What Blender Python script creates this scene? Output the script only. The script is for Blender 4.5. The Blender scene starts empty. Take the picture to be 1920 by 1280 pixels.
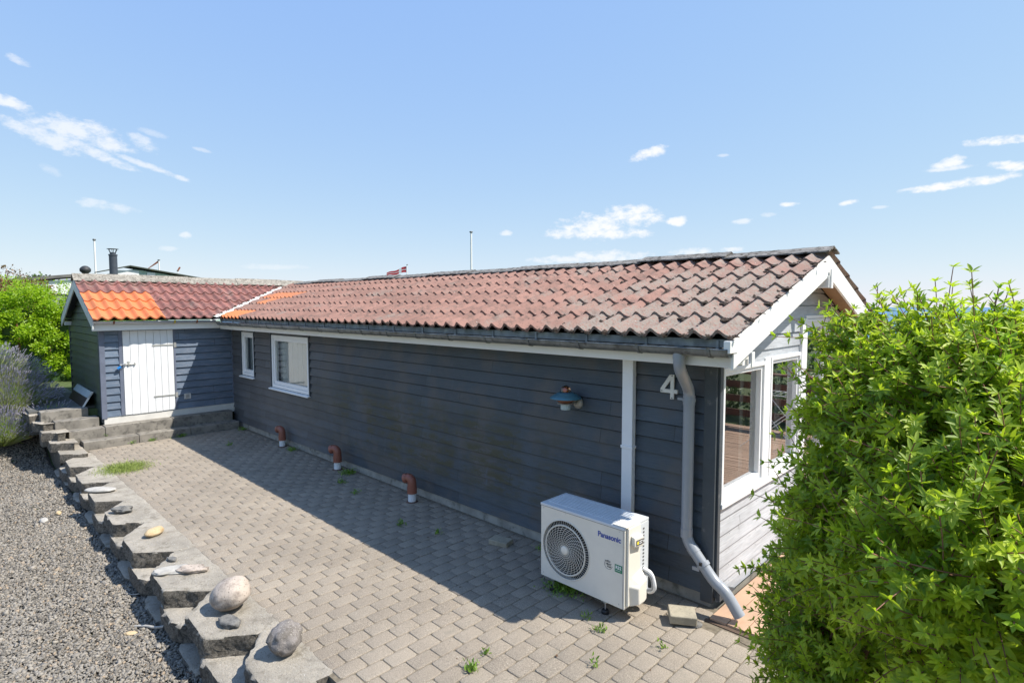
import bpy, math, random
import numpy as np
from mathutils import Vector, Matrix, noise as mnoise
random.seed(7); rng = np.random.default_rng(7)
R = math.radians
scn = bpy.context.scene
COL = scn.collection

# ------------------------------------------------------------------ camera
cd = bpy.data.cameras.new('camera'); cam = bpy.data.objects.new('camera', cd); COL.objects.link(cam)
cd.sensor_width = 36.0; cd.lens = 1063.8 / 1920 * 36
cd.clip_start = 0.05; cd.clip_end = 40000
cam.location = (2.047, -4.547, 2.55)
cam.rotation_euler = (math.pi / 2 - 0.0618, 0, 0.772)
scn.camera = cam

# ------------------------------------------------------------------ light
SUN = Vector((0.595, 0.415, 1.0)).normalized()
SUN_EL = math.asin(SUN.z); SUN_AZ = math.atan2(SUN.x, SUN.y)
sd = bpy.data.lights.new('sun', 'SUN'); sd.energy = 3.7; sd.angle = R(0.53); sd.color = (1.0, 0.94, 0.84)
so = bpy.data.objects.new('sun', sd); COL.objects.link(so)
so.rotation_euler = SUN.to_track_quat('Z', 'Y').to_euler(); so.location = (10, 7, 20)
scn.view_settings.view_transform = 'Standard'; scn.view_settings.look = 'None'
scn.view_settings.gamma = 1.0; scn.view_settings.exposure = 0.98

world = bpy.data.worlds.new('World'); scn.world = world; world.use_nodes = True
SKY_STRENGTH = 0.10
CLOUDS = [(-81.6,13.75,0.0420,0.0150,-8,0.72),(-79.59,13.25,0.0340,0.0170,-20,0.72),(-83.0,12.75,0.0500,0.0120,-18,0.66),(-80.2,12.20,0.0480,0.0080,-20,0.66),(-76.8,11.68,0.0560,0.0048,-17,0.62),(-76.69,13.37,0.0197,0.0091,-25,0.55),(-85.17,14.89,0.0241,0.0080,-10,0.80),(-84.47,17.84,0.0133,0.0053,-15,0.50),(-79.61,8.09,0.0412,0.0075,-6,0.45),(-75.83,14.16,0.0213,0.0046,-10,0.30),(-30.99,14.34,0.0279,0.0096,15,0.95),(-36.29,7.66,0.0566,0.0219,-3,0.95),(-33.69,7.09,0.0545,0.0091,0,0.90),(-32.27,8.73,0.0494,0.0162,-5,0.95),(-28.16,8.08,0.0177,0.0088,-5,0.95),(-38.91,7.18,0.0368,0.0092,0,0.80),(-4.31,12.34,0.0359,0.0062,-3,1.00),(-3.25,10.38,0.0220,0.0062,-10,1.00),(-6.19,9.51,0.0611,0.0065,3,1.00),(-7.15,11.16,0.0188,0.0080,8,0.90),(-7.07,10.75,0.0246,0.0036,0,0.70),(-18.47,9.06,0.0132,0.0041,0,0.90),(-13.93,8.82,0.0127,0.0040,6,0.90),(-22.35,7.80,0.0154,0.0051,0,0.60),(-20.20,8.30,0.0118,0.0042,0,0.40),(-24.20,13.73,0.0101,0.0025,0,0.40),(-26.64,5.18,0.0354,0.0071,0,0.70),(-34.70,4.94,0.0642,0.0101,0,0.75),(-38.90,4.62,0.0556,0.0074,0,0.65),(-23.31,5.27,0.0208,0.0052,0,0.70),(-44.77,7.26,0.0111,0.0055,0,0.70),(-73.95,6.09,0.0096,0.0056,0,0.60),(-75.06,4.94,0.0144,0.0040,0,0.35),(-72.38,13.35,0.0127,0.0032,-10,0.35),(-82.95,10.45,0.0128,0.0064,-25,0.25),(-66.58,3.66,0.0517,0.0052,0,0.30),(-11.59,8.26,0.0108,0.0023,0,0.40),(-9.44,9.45,0.0150,0.0023,0,0.50)]
def build_world():
    nt = world.node_tree; N = nt.nodes; L = nt.links; N.clear()
    out = N.new('ShaderNodeOutputWorld'); bg = N.new('ShaderNodeBackground'); bg.inputs['Strength'].default_value = SKY_STRENGTH
    sky = N.new('ShaderNodeTexSky'); sky.sky_type = 'NISHITA'; sky.sun_disc = False
    sky.sun_elevation = SUN_EL; sky.sun_rotation = SUN_AZ; sky.altitude = 0; sky.air_density = 1.0; sky.dust_density = 0.0; sky.ozone_density = 3.0
    tc = N.new('ShaderNodeTexCoord')
    nz = N.new('ShaderNodeTexNoise'); nz.inputs['Scale'].default_value = 40; nz.inputs['Detail'].default_value = 10; nz.inputs['Roughness'].default_value = 0.66
    mp = N.new('ShaderNodeMapping'); mp.inputs['Scale'].default_value = (1, 1, 1.9)
    L.new(tc.outputs['Generated'], mp.inputs['Vector']); L.new(mp.outputs[0], nz.inputs['Vector'])
    def M(op, a, b=None, c=None, clamp=False):
        n = N.new('ShaderNodeMath'); n.operation = op; n.use_clamp = clamp
        for i, v in enumerate((a, b, c)):
            if v is None: continue
            if isinstance(v, (int, float)): n.inputs[i].default_value = v
            else: L.new(v, n.inputs[i])
        return n.outputs[0]
    def dot(vec):
        n = N.new('ShaderNodeVectorMath'); n.operation = 'DOT_PRODUCT'; L.new(tc.outputs['Generated'], n.inputs[0]); n.inputs[1].default_value = vec
        return n.outputs['Value']
    wob = M('MULTIPLY', M('SUBTRACT', nz.outputs['Fac'], 0.5), 4.4)
    acc = None; shade = None
    for az, el, rx, ry, rot, s in CLOUDS:
        a, e = R(az), R(el)
        c = Vector((math.sin(a) * math.cos(e), math.cos(a) * math.cos(e), math.sin(e)))
        t = Vector((math.cos(a), -math.sin(a), 0)); b = t.cross(c)
        if b.z < 0: b = -b
        q = R(rot); t2 = t * math.cos(q) + b * math.sin(q); b2 = b * math.cos(q) - t * math.sin(q)
        u = M('MULTIPLY_ADD', dot(tuple(t2 / rx)), 1.0, -c.dot(t2) / rx)
        v = M('MULTIPLY_ADD', dot(tuple(b2 / ry)), 1.0, -c.dot(b2) / ry)
        d2 = M('ADD', M('MULTIPLY', u, u), M('MULTIPLY', v, v))
        val = M('ADD', M('SUBTRACT', 1.0, d2), wob)
        mr = N.new('ShaderNodeMapRange'); mr.interpolation_type = 'SMOOTHSTEP'
        mr.inputs['From Min'].default_value = -0.30; mr.inputs['From Max'].default_value = 1.25; mr.inputs['To Max'].default_value = s
        L.new(val, mr.inputs['Value'])
        acc = mr.outputs[0] if acc is None else M('MAXIMUM', acc, mr.outputs[0])
    mix = N.new('ShaderNodeMix'); mix.data_type = 'RGBA'
    L.new(acc, mix.inputs['Factor']); 
    sp = N.new('ShaderNodeSeparateColor'); cb = N.new('ShaderNodeCombineColor'); L.new(sky.outputs[0], sp.inputs[0])   # grade of the sky: softer horizon
    for i, (k, ref, g) in enumerate(((1.74, 1.2, 0.49), (2.74, 1.96, 0.36), (4.72, 3.5, 0.03))):
        L.new(M('MULTIPLY', M('POWER', M('DIVIDE', sp.outputs[i], ref), g), k), cb.inputs[i])
    L.new(cb.outputs[0], mix.inputs['A']); mix.inputs['B'].default_value = (5.2, 5.25, 5.35, 1)
    L.new(mix.outputs['Result'], bg.inputs['Color']); L.new(bg.outputs[0], out.inputs[0])
build_world()

# ------------------------------------------------------------------ materials
def nodes(name):
    m = bpy.data.materials.new(name); m.use_nodes = True
    nt = m.node_tree; b = nt.nodes['Principled BSDF']
    return m, nt, b
class NB:
    """tiny node builder"""
    def __init__(s, nt): s.nt = nt; s.N = nt.nodes; s.L = nt.links; s.tc = None
    def pos(s, scale=(1, 1, 1), loc=(0, 0, 0)):
        if s.tc is None: s.tc = s.N.new('ShaderNodeNewGeometry')
        mp = s.N.new('ShaderNodeMapping'); mp.inputs['Scale'].default_value = scale; mp.inputs['Location'].default_value = loc
        s.L.new(s.tc.outputs['Position'], mp.inputs['Vector']); return mp.outputs[0]
    def obj(s, scale=(1, 1, 1)):
        t = s.N.new('ShaderNodeTexCoord'); mp = s.N.new('ShaderNodeMapping'); mp.inputs['Scale'].default_value = scale
        s.L.new(t.outputs['Object'], mp.inputs['Vector']); return mp.outputs[0]
    def noise(s, vec, scale, detail=4, rough=0.55, dist=0):
        n = s.N.new('ShaderNodeTexNoise'); n.inputs['Scale'].default_value = scale; n.inputs['Detail'].default_value = detail
        n.inputs['Roughness'].default_value = rough; n.inputs['Distortion'].default_value = dist
        s.L.new(vec, n.inputs['Vector']); return n.outputs['Fac']
    def vor(s, vec, scale, out='Color', feat='F1'):
        n = s.N.new('ShaderNodeTexVoronoi'); n.feature = feat; n.inputs['Scale'].default_value = scale
        s.L.new(vec, n.inputs['Vector']); return n.outputs[out]
    def white(s, vec, out='Value'):
        n = s.N.new('ShaderNodeTexWhiteNoise'); n.noise_dimensions = '3D'; s.L.new(vec, n.inputs['Vector']); return n.outputs[out]
    def m(s, op, a, b=None, c=None, clamp=False):
        n = s.N.new('ShaderNodeMath'); n.operation = op; n.use_clamp = clamp
        for i, v in enumerate((a, b, c)):
            if v is None: continue
            if isinstance(v, (int, float)): n.inputs[i].default_value = v
            else: s.L.new(v, n.inputs[i])
        return n.outputs[0]
    def ramp(s, v, a, b, lo=0.0, hi=1.0):
        n = s.N.new('ShaderNodeMapRange'); n.interpolation_type = 'SMOOTHSTEP'
        n.inputs['From Min'].default_value = a; n.inputs['From Max'].default_value = b
        n.inputs['To Min'].default_value = lo; n.inputs['To Max'].default_value = hi
        s.L.new(v, n.inputs['Value']); return n.outputs[0]
    def mix(s, f, a, b, mode='MIX'):
        n = s.N.new('ShaderNodeMix'); n.data_type = 'RGBA'; n.blend_type = mode
        if isinstance(f, (int, float)): n.inputs['Factor'].default_value = f
        else: s.L.new(f, n.inputs['Factor'])
        for k, v in (('A', a), ('B', b)):
            if isinstance(v, tuple): n.inputs[k].default_value = (*v, 1) if len(v) == 3 else v
            else: s.L.new(v, n.inputs[k])
        return n.outputs['Result']
    def scale(s, col, v):
        n = s.N.new('ShaderNodeVectorMath'); n.operation = 'SCALE'
        if isinstance(col, tuple): n.inputs[0].default_value = col
        else: s.L.new(col, n.inputs[0])
        if isinstance(v, (int, float)): n.inputs['Scale'].default_value = v
        else: s.L.new(v, n.inputs['Scale'])
        return n.outputs[0]
    def sep(s, vec):
        n = s.N.new('ShaderNodeSeparateXYZ'); s.L.new(vec, n.inputs[0]); return n.outputs
    def comb(s, x, y, z):
        n = s.N.new('ShaderNodeCombineXYZ')
        for i, v in enumerate((x, y, z)):
            if isinstance(v, (int, float)): n.inputs[i].default_value = v
            else: s.L.new(v, n.inputs[i])
        return n.outputs[0]
    def attr(s, name='v'):
        n = s.N.new('ShaderNodeAttribute'); n.attribute_name = name; return n.outputs['Fac']
    def bump(s, b, h, strength=0.3, dist=0.01):
        n = s.N.new('ShaderNodeBump'); n.inputs['Strength'].default_value = strength; n.inputs['Distance'].default_value = dist
        s.L.new(h, n.inputs['Height']); s.L.new(n.outputs[0], b.inputs['Normal'])
    def set(s, b, color=None, rough=None, metal=None, spec=None):
        if color is not None:
            if isinstance(color, tuple): b.inputs['Base Color'].default_value = (*color, 1)
            else: s.L.new(color, b.inputs['Base Color'])
        if rough is not None:
            if isinstance(rough, (int, float)): b.inputs['Roughness'].default_value = rough
            else: s.L.new(rough, b.inputs['Roughness'])
        if metal is not None: b.inputs['Metallic'].default_value = metal
        if spec is not None: b.inputs['Specular IOR Level'].default_value = spec

def simple(name, c, rough=0.6, metal=0.0, var=0.12, vs=6.0, c2=None, s2=14, t2=(0.58, 0.72), bump=0.15, bs=60, spec=None, local=False, bd=0.004):
    m, nt, b = nodes(name); n = NB(nt)
    P = n.obj() if local else n.pos()
    f = n.ramp(n.noise(P, vs, 5), 0.25, 0.75, 1 - var, 1 + var)
    col = n.scale(c, f)
    if c2: col = n.mix(n.ramp(n.noise(P, s2, 6, 0.65), *t2), col, c2)
    n.set(b, col, rough, metal, spec)
    if bump: n.bump(b, n.noise(P, bs, 4, 0.6), bump, bd)
    return m

def siding_mat(name, c, along, z0, algae=0.0, tint=None, rough=0.55, vary=0.16, worn=None, wear=(0.62, 0.74)):
    m, nt, b = nodes(name); n = NB(nt)
    P = n.pos(); s = n.sep(P)
    ax = s[0] if along == 'x' else s[1]
    row = n.m('FLOOR', n.m('DIVIDE', n.m('SUBTRACT', s[2], z0), 0.141))
    rr = n.white(n.comb(row, 3.3, 1.7))
    al = n.m('ADD', n.m('DIVIDE', ax, 2.9), n.m('MULTIPLY', rr, 7.0))
    bid = n.m('FLOOR', al); fr = n.m('FRACT', al)
    bv = n.white(n.comb(row, bid, 0.5))
    f = n.m('ADD', n.m('MULTIPLY', bv, vary * 2), 1 - vary)
    f = n.m('MULTIPLY', f, n.ramp(n.noise(P, 1.3, 4), 0.3, 0.7, 0.86, 1.14))
    sc = (1.2, 1.2, 22) 
    grain = n.noise(n.pos(sc), 4.0, 6, 0.65)
    f = n.m('MULTIPLY', f, n.ramp(grain, 0.3, 0.7, 0.86, 1.14))
    col = n.scale(c, f)
    if tint: col = n.mix(n.ramp(n.noise(P, 1.9, 3), 0.45, 0.65), col, tint)
    if algae > 0: col = n.mix(n.ramp(s[0], -5.5, -8.5, 0, .8), col, n.scale((0.100, 0.101, 0.104), f))
    if worn: col = n.mix(n.m('MULTIPLY', n.ramp(n.noise(n.pos((2, 2, 16)), 3.0, 8, 0.75), *wear), 0.8), col, worn)
    if algae > 0:
        zz = n.m('MULTIPLY', n.ramp(s[2], 0.15, 0.55), n.ramp(s[2], 1.55, 1.05))
        xx = n.ramp(s[0], -8.2, -5.5) 
        xx = n.m('MULTIPLY', xx, n.ramp(s[0], -0.9, -2.6))
        streak = n.ramp(n.noise(n.pos((2.2, 2.2, .9), (1, 2, 3)), 1.0, 5, 0.6), 0.36, 0.55)
        inrow = n.m('FRACT', n.m('DIVIDE', n.m('SUBTRACT', s[2], z0), 0.141))
        patch = n.m('MULTIPLY', n.ramp(inrow, 1.0, 0.35), n.ramp(n.noise(n.pos((1, 1, 3)), 4.0, 7, 0.72), 0.36, 0.56))
        a = n.m('MULTIPLY', n.m('MULTIPLY', zz, xx), n.m('MULTIPLY', streak, patch))
        col = n.mix(n.m('MULTIPLY', a, algae), col, (0.046, 0.044, 0.020))
        sm = n.m('MULTIPLY', n.m('MULTIPLY', xx, n.ramp(s[2], .1, .4)), n.ramp(n.noise(n.pos((6, 6, 1.2), (4, 4, 4)), 1.0, 6, .7), .58, .74))
        col = n.mix(n.m('MULTIPLY', sm, .8), col, (0.080, 0.105, 0.150))
        fine = n.m('MULTIPLY', n.m('MULTIPLY', zz, 0.55), n.ramp(n.noise(n.pos((1.4, 1, 5)), 9.0, 8, 0.8), 0.55, 0.78))
        col = n.mix(fine, col, (0.085, 0.10, 0.115))
    nz_ = n.m('MULTIPLY', n.m('LESS_THAN', n.m('ABSOLUTE', n.m('SUBTRACT', n.m('FRACT', n.m('MULTIPLY', ax, 1.6667)), .5)), .006), n.m('LESS_THAN', n.m('ABSOLUTE', n.m('SUBTRACT', n.m('FRACT', n.m('DIVIDE', n.m('SUBTRACT', s[2], z0), 0.141)), .2)), .04))
    col = n.mix(n.m('MULTIPLY', nz_, .7), col, (0.015, 0.015, 0.015))
    joint = n.m('MULTIPLY', n.m('LESS_THAN', fr, 0.0024), 0.75)
    col = n.mix(joint, col, (0.012, 0.014, 0.016))
    n.set(b, col, rough)
    n.bump(b, grain, 0.25, 0.004)
    return m

def roof_mat(name, base, dark, lichen=0.5, gable=False, ymin=-0.38):
    m, nt, b = nodes(name); n = NB(nt); P = n.pos(); s = n.sep(P)
    v = n.attr('v')
    col = n.scale(base, n.m('MULTIPLY_ADD', v, 0.34, 0.80))
    col = n.mix(n.ramp(n.noise(P, 2.2, 5), 0.42, 0.68), col, n.scale(base, 1.22))
    col = n.mix(n.ramp(n.noise(P, 9, 8, 0.76), 0.47, 0.64), col, dark)
    g = n.noise(P, 1.7, 6, 0.66)
    if gable:
        bias = n.m('ADD', n.m('MULTIPLY', n.ramp(s[0], -2.8, 0.2), 0.20), n.m('MULTIPLY', n.m('MULTIPLY', n.ramp(s[1], 0.7, -0.3), n.ramp(s[0], -2.6, -0.6)), 0.14))
        g = n.m('ADD', g, bias)
    lm = n.m('MULTIPLY', n.ramp(g, 0.60 - 0.1 * lichen, 0.74), n.ramp(n.noise(P, 38, 6, 0.75), 0.38, 0.56))
    col = n.mix(n.m('MULTIPLY', lm, 0.85), col, (0.235, 0.215, 0.185))
    speck = n.ramp(n.vor(P, 17, 'Distance'), 0.13, 0.07)
    pick = n.m('GREATER_THAN', n.white(n.vor(P, 17, 'Position')), 0.80)
    col = n.mix(n.m('MULTIPLY', n.m('MULTIPLY', speck, pick), 0.8), col, (0.50, 0.47, 0.43))
    crumbs = n.ramp(n.noise(P, 62, 3, 0.6), 0.62, 0.68)
    cz = n.ramp(n.noise(P, 2.6, 4), 0.40, 0.60)
    col = n.mix(n.m('MULTIPLY', n.m('MULTIPLY', crumbs, cz), 0.85), col, (0.050, 0.030, 0.022))
    n.set(b, col, 0.85)
    n.bump(b, n.noise(P, 90, 5, 0.7), 0.45, 0.006)
    return m

def leaf_mat(name, c, c2, trans=0.35, tcol=None, rough=0.42, zgrad=None):
    m, nt, b = nodes(name); n = NB(nt)
    v = n.attr('v'); col = n.mix(v, c, c2)
    n.set(b, col, rough, spec=0.45)
    out = nt.nodes['Material Output']
    tr = n.N.new('ShaderNodeBsdfTranslucent')
    tcn = n.mix(v, tcol or c, tuple(min(1, x * 1.35) for x in (tcol or c2)))
    n.L.new(tcn, tr.inputs['Color'])
    mx = n.N.new('ShaderNodeMixShader'); mx.inputs[0].default_value = trans
    n.L.new(b.outputs[0], mx.inputs[1]); n.L.new(tr.outputs[0], mx.inputs[2]); n.L.new(mx.outputs[0], out.inputs['Surface'])
    return m

def glass_mat(name, boost=1.5, tint=(0.93, 0.96, 0.95)):
    m, nt, b = nodes(name); n = NB(nt); nt.nodes.remove(b)
    out = nt.nodes['Material Output']
    t = n.N.new('ShaderNodeBsdfTransparent'); t.inputs[0].default_value = (*tint, 1)
    g = n.N.new('ShaderNodeBsdfGlossy'); g.inputs['Roughness'].default_value = 0.0; g.inputs['Color'].default_value = (1, 1, 1, 1)
    fr = n.N.new('ShaderNodeFresnel'); fr.inputs['IOR'].default_value = 1.5
    f = n.m('MULTIPLY', fr.outputs[0], boost, clamp=True)
    mx = n.N.new('ShaderNodeMixShader'); n.L.new(f, mx.inputs[0]); n.L.new(t.outputs[0], mx.inputs[1]); n.L.new(g.outputs[0], mx.inputs[2])
    n.L.new(mx.outputs[0], out.inputs['Surface']); return m

MT = {}
MT['siding_long'] = siding_mat('dark_blue_siding', (0.046, 0.062, 0.080), 'x', 0.1, algae=0.95, tint=(0.076, 0.077, 0.080), worn=(0.11, 0.118, 0.13), wear=(0.57, 0.76), vary=0.22)
MT['siding_gable'] = siding_mat('light_grey_siding', (0.42, 0.44, 0.47), 'y', 0.1, rough=0.5, vary=0.06, worn=(0.52, 0.53, 0.54))
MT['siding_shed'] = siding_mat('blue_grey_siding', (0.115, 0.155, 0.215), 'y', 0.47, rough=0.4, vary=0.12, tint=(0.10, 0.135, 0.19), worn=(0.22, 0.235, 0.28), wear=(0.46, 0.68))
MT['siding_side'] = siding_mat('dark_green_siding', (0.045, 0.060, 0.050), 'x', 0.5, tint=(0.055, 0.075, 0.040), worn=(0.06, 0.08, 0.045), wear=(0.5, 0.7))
MT['dark_board'] = simple('weathered_dark_board', (0.050, 0.062, 0.074), 0.6, c2=(0.16, 0.165, 0.17), s2=9, t2=(0.60, 0.78), bump=0.3)
MT['shed_board'] = simple('blue_grey_board', (0.135, 0.155, 0.21), 0.5, bump=0.2)
MT['white'] = simple('white_painted_wood', (0.80, 0.79, 0.765), 0.45, var=0.04, vs=3, c2=(0.66, 0.645, 0.60), s2=7, t2=(0.60, 0.85), bump=0.08)
MT['grey_white'] = simple('greyed_white_paint', (0.55, 0.56, 0.55), 0.55, var=0.10, vs=4, c2=(0.36, 0.37, 0.35), s2=9, t2=(0.52, 0.75), bump=0.12)
MT['window_white'] = simple('white_window_paint', (0.80, 0.81, 0.82), 0.35, var=0.03, bump=0.04)
MT['door_white'] = simple('white_plank_paint', (0.78, 0.79, 0.80), 0.4, var=0.04, vs=5, bump=0.1)
MT['roof'] = roof_mat('weathered_red_tile', (0.255, 0.138, 0.108), (0.15, 0.092, 0.074), 0.75, gable=True)
MT['roof_shed'] = roof_mat('mossy_dark_red_tile', (0.245, 0.105, 0.088), (0.12, 0.068, 0.058), 0.8)
MT['roof_orange'] = simple('new_orange_tile', (0.60, 0.185, 0.065), 0.6, var=0.12, vs=3, c2=(0.62, 0.20, 0.07), s2=6, t2=(0.6, 0.85), bump=0.1)
MT['roof_orange_old'] = simple('aged_orange_tile', (0.45, 0.165, 0.07), 0.6, var=0.15, vs=5, c2=(0.30, 0.13, 0.09), s2=16, t2=(0.52, 0.66), bump=0.2)
MT['ridge_dark'] = simple('mossy_slate_ridge', (0.20, 0.19, 0.175), 0.85, var=0.3, vs=9, c2=(0.055, 0.045, 0.032), s2=16, t2=(0.50, 0.60), bump=0.8, bs=70, bd=0.01)
MT['ridge_light'] = simple('lichen_grey_ridge', (0.27, 0.25, 0.215), 0.85, var=0.3, vs=9, c2=(0.11, 0.095, 0.075), s2=30, t2=(0.50, 0.62), bump=0.5, bs=70)
MT['flashing'] = simple('pale_metal_flashing', (0.62, 0.62, 0.60), 0.4, var=0.08, bump=0.05)
MT['under'] = simple('dark_underlay', (0.012, 0.011, 0.010), 0.9, bump=0)
MT['gutter'] = simple('grimy_zinc', (0.17, 0.18, 0.178), 0.38, 0.25, var=0.35, vs=7, c2=(0.045, 0.045, 0.042), s2=13, t2=(0.5, 0.7), bump=0.1)
MT['gutter_new'] = simple('clean_zinc', (0.52, 0.54, 0.57), 0.32, 0.5, var=0.1, bump=0.03)
MT['bracket'] = simple('gutter_bracket_metal', (0.16, 0.17, 0.17), 0.45, 0.4, bump=0.05)
MT['rust'] = simple('rusty_clip', (0.22, 0.07, 0.03), 0.7)
MT['yellowclip'] = simple('yellow_tape', (0.6, 0.45, 0.06), 0.6)
MT['lichen_board'] = simple('lichen_board', (0.22, 0.23, 0.225), 0.8, var=0.3, vs=8, c2=(0.34, 0.35, 0.33), s2=9, t2=(0.50, 0.66), bump=0.3)
MT['pvc'] = simple('grey_pvc', (0.29, 0.31, 0.34), 0.30, var=0.04, c2=(0.30, 0.29, 0.27), s2=6, t2=(0.55, 0.85), bump=0.02)
MT['trunk_white'] = simple('white_plastic_trunking', (0.78, 0.79, 0.81), 0.3, var=0.02, bump=0.02)
MT['concrete'] = simple('foundation_concrete', (0.30, 0.285, 0.25), 0.9, var=0.25, vs=5, c2=(0.13, 0.125, 0.105), s2=8, t2=(0.5, 0.7), bump=0.5, bs=50)
MT['plinth'] = simple('pale_plinth', (0.62, 0.60, 0.56), 0.8, var=0.08, bump=0.2)
MT['step'] = simple('step_concrete', (0.215, 0.197, 0.170), 0.9, var=0.28, vs=4, c2=(0.10, 0.092, 0.08), s2=9, t2=(0.48, 0.68), bump=0.5, bs=80)
MT['patio'] = simple('patio_concrete', (0.10, 0.10, 0.092), 0.85, var=0.25, vs=3, bump=0.4)
MT['steptop'] = MT['step']
MT['pane'] = glass_mat('window_glass', 1.5)
MT['pane_gable'] = glass_mat('terrace_window_glass', 2.6, (0.80, 0.86, 0.84))
MT['curtain'] = simple('pale_curtain', (0.56, 0.56, 0.53), 0.9, var=0.04, bump=0)
MT['curtain_grey'] = simple('grey_curtain', (0.34, 0.37, 0.36), 0.9, var=0.08, bump=0)
MT['interior'] = simple('interior_wall', (0.34, 0.30, 0.25), 0.9, bump=0)
MT['interior_floor'] = simple('interior_floor', (0.22, 0.14, 0.09), 0.6, bump=0)
MT['hinge'] = simple('weathered_zinc_hinge', (0.42, 0.42, 0.40), 0.45, 0.4, bump=0.1)
MT['padlock'] = simple('blue_padlock', (0.02, 0.20, 0.55), 0.35)
MT['steel'] = simple('steel', (0.55, 0.56, 0.58), 0.3, 0.8)
MT['black'] = simple('black_plastic', (0.012, 0.012, 0.013), 0.5)
MT['ac'] = simple('ivory_enamel', (0.74, 0.70, 0.62), 0.38, var=0.05, vs=4, c2=(0.60, 0.56, 0.48), s2=5, t2=(0.58, 0.9), bump=0.02)
MT['ac_top'] = simple('pale_top_panel', (0.60, 0.63, 0.66), 0.30, var=0.03, bump=0.02)
MT['ac_dark'] = simple('dark_recess', (0.02, 0.021, 0.023), 0.6, bump=0)
MT['fan'] = simple('fan_blades', (0.12, 0.12, 0.125), 0.4)
MT['blue_ink'] = simple('blue_lettering', (0.01, 0.05, 0.32), 0.4, bump=0)
MT['green_ink'] = simple('green_badge', (0.01, 0.20, 0.10), 0.4, bump=0)
MT['grey_ink'] = simple('grey_ink', (0.10, 0.10, 0.105), 0.5, bump=0)
MT['white_ink'] = simple('white_ink', (0.8, 0.8, 0.8), 0.5, bump=0)
MT['yellow_ink'] = simple('yellow_ink', (0.85, 0.70, 0.05), 0.5, bump=0)
MT['lamp_blue'] = simple('oxidised_blue_shade', (0.07, 0.19, 0.25), 0.38, 0.2, var=0.12, vs=20, local=True)
MT['copper'] = simple('copper', (0.48, 0.20, 0.11), 0.4, 0.75, var=0.15, vs=20, local=True)
MT['lamp_glass'] = glass_mat('amber_lamp_dome', 1.6, (0.95, 0.72, 0.55))
MT['frosted'] = simple('frosted_lamp_glass', (0.40, 0.50, 0.53), 0.35, local=True)
MT['pewter'] = simple('pewter', (0.36, 0.35, 0.32), 0.5, 0.4, var=0.15, vs=30, local=True)
MT['terracotta'] = simple('red_brown_plastic', (0.27, 0.095, 0.062), 0.42, var=0.06, local=True, bump=0.03)
MT['pipe_white'] = simple('white_pipe', (0.70, 0.71, 0.72), 0.4, var=0.03, local=True, bump=0.03)
MT['dark_ring'] = simple('soil_stained_ring', (0.10, 0.055, 0.04), 0.8, local=True)
MT['number'] = simple('number_enamel', (0.62, 0.62, 0.58), 0.4, bump=0.05)
MT['panel_brown'] = simple('dark_brown_board', (0.035, 0.022, 0.016), 0.5)
MT['panel_pale'] = simple('pale_grey_sheet', (0.42, 0.47, 0.49), 0.35)
MT['deck'] = simple('pink_brown_decking', (0.44, 0.285, 0.19), 0.65, var=0.15, vs=3, bump=0.3)
MT['deck_edge'] = simple('dark_deck_edge', (0.10, 0.065, 0.045), 0.8)
MT['brown_wood'] = simple('brown_stained_wood', (0.14, 0.055, 0.03), 0.6)
MT['old_wood'] = simple('bare_timber', (0.34, 0.22, 0.12), 0.7)
MT['moss'] = simple('dry_brown_moss', (0.040, 0.026, 0.017), 0.95, var=0.3, vs=40, bump=0.6)
MT['bark'] = simple('reddish_twig', (0.23, 0.11, 0.065), 0.7, bump=0.1)
MT['lav_flower'] = leaf_mat('lavender_flower', (0.33, 0.31, 0.40), (0.55, 0.53, 0.62), 0.3)
MT['lav_stem'] = leaf_mat('lavender_stem', (0.34, 0.42, 0.14), (0.56, 0.60, 0.32), 0.45)
MT['lav_green'] = leaf_mat('lavender_leaf', (0.22, 0.38, 0.04), (0.46, 0.62, 0.10), 0.45)
MT['leaf_bush'] = leaf_mat('shrub_leaf', (0.085, 0.175, 0.012), (0.50, 0.58, 0.05), 0.40, tcol=(0.52, 0.70, 0.03), rough=0.5)
MT['leaf_privet'] = leaf_mat('broad_leaf', (0.08, 0.18, 0.02), (0.32, 0.45, 0.04), 0.38, tcol=(0.30, 0.52, 0.02))
MT['leaf_hedge'] = leaf_mat('beech_hedge_leaf', (0.15, 0.29, 0.012), (0.38, 0.52, 0.035), 0.42, tcol=(0.42, 0.62, 0.02))
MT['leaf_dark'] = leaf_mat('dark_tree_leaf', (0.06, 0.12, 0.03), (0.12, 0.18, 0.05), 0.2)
MT['leaf_red'] = leaf_mat('reddish_shrub_leaf', (0.10, 0.10, 0.03), (0.32, 0.13, 0.07), 0.25)
MT['weed'] = leaf_mat('weed_leaf', (0.10, 0.22, 0.02), (0.25, 0.38, 0.05), 0.3)
MT['mossgrass'] = leaf_mat('tuft_leaf', (0.18, 0.26, 0.05), (0.38, 0.44, 0.12), 0.3)
MT['litter'] = simple('dry_litter', (0.10, 0.055, 0.03), .9, bump=0)
MT['petal'] = simple('white_petal', (0.8, 0.8, 0.78), 0.6, bump=0)

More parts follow.
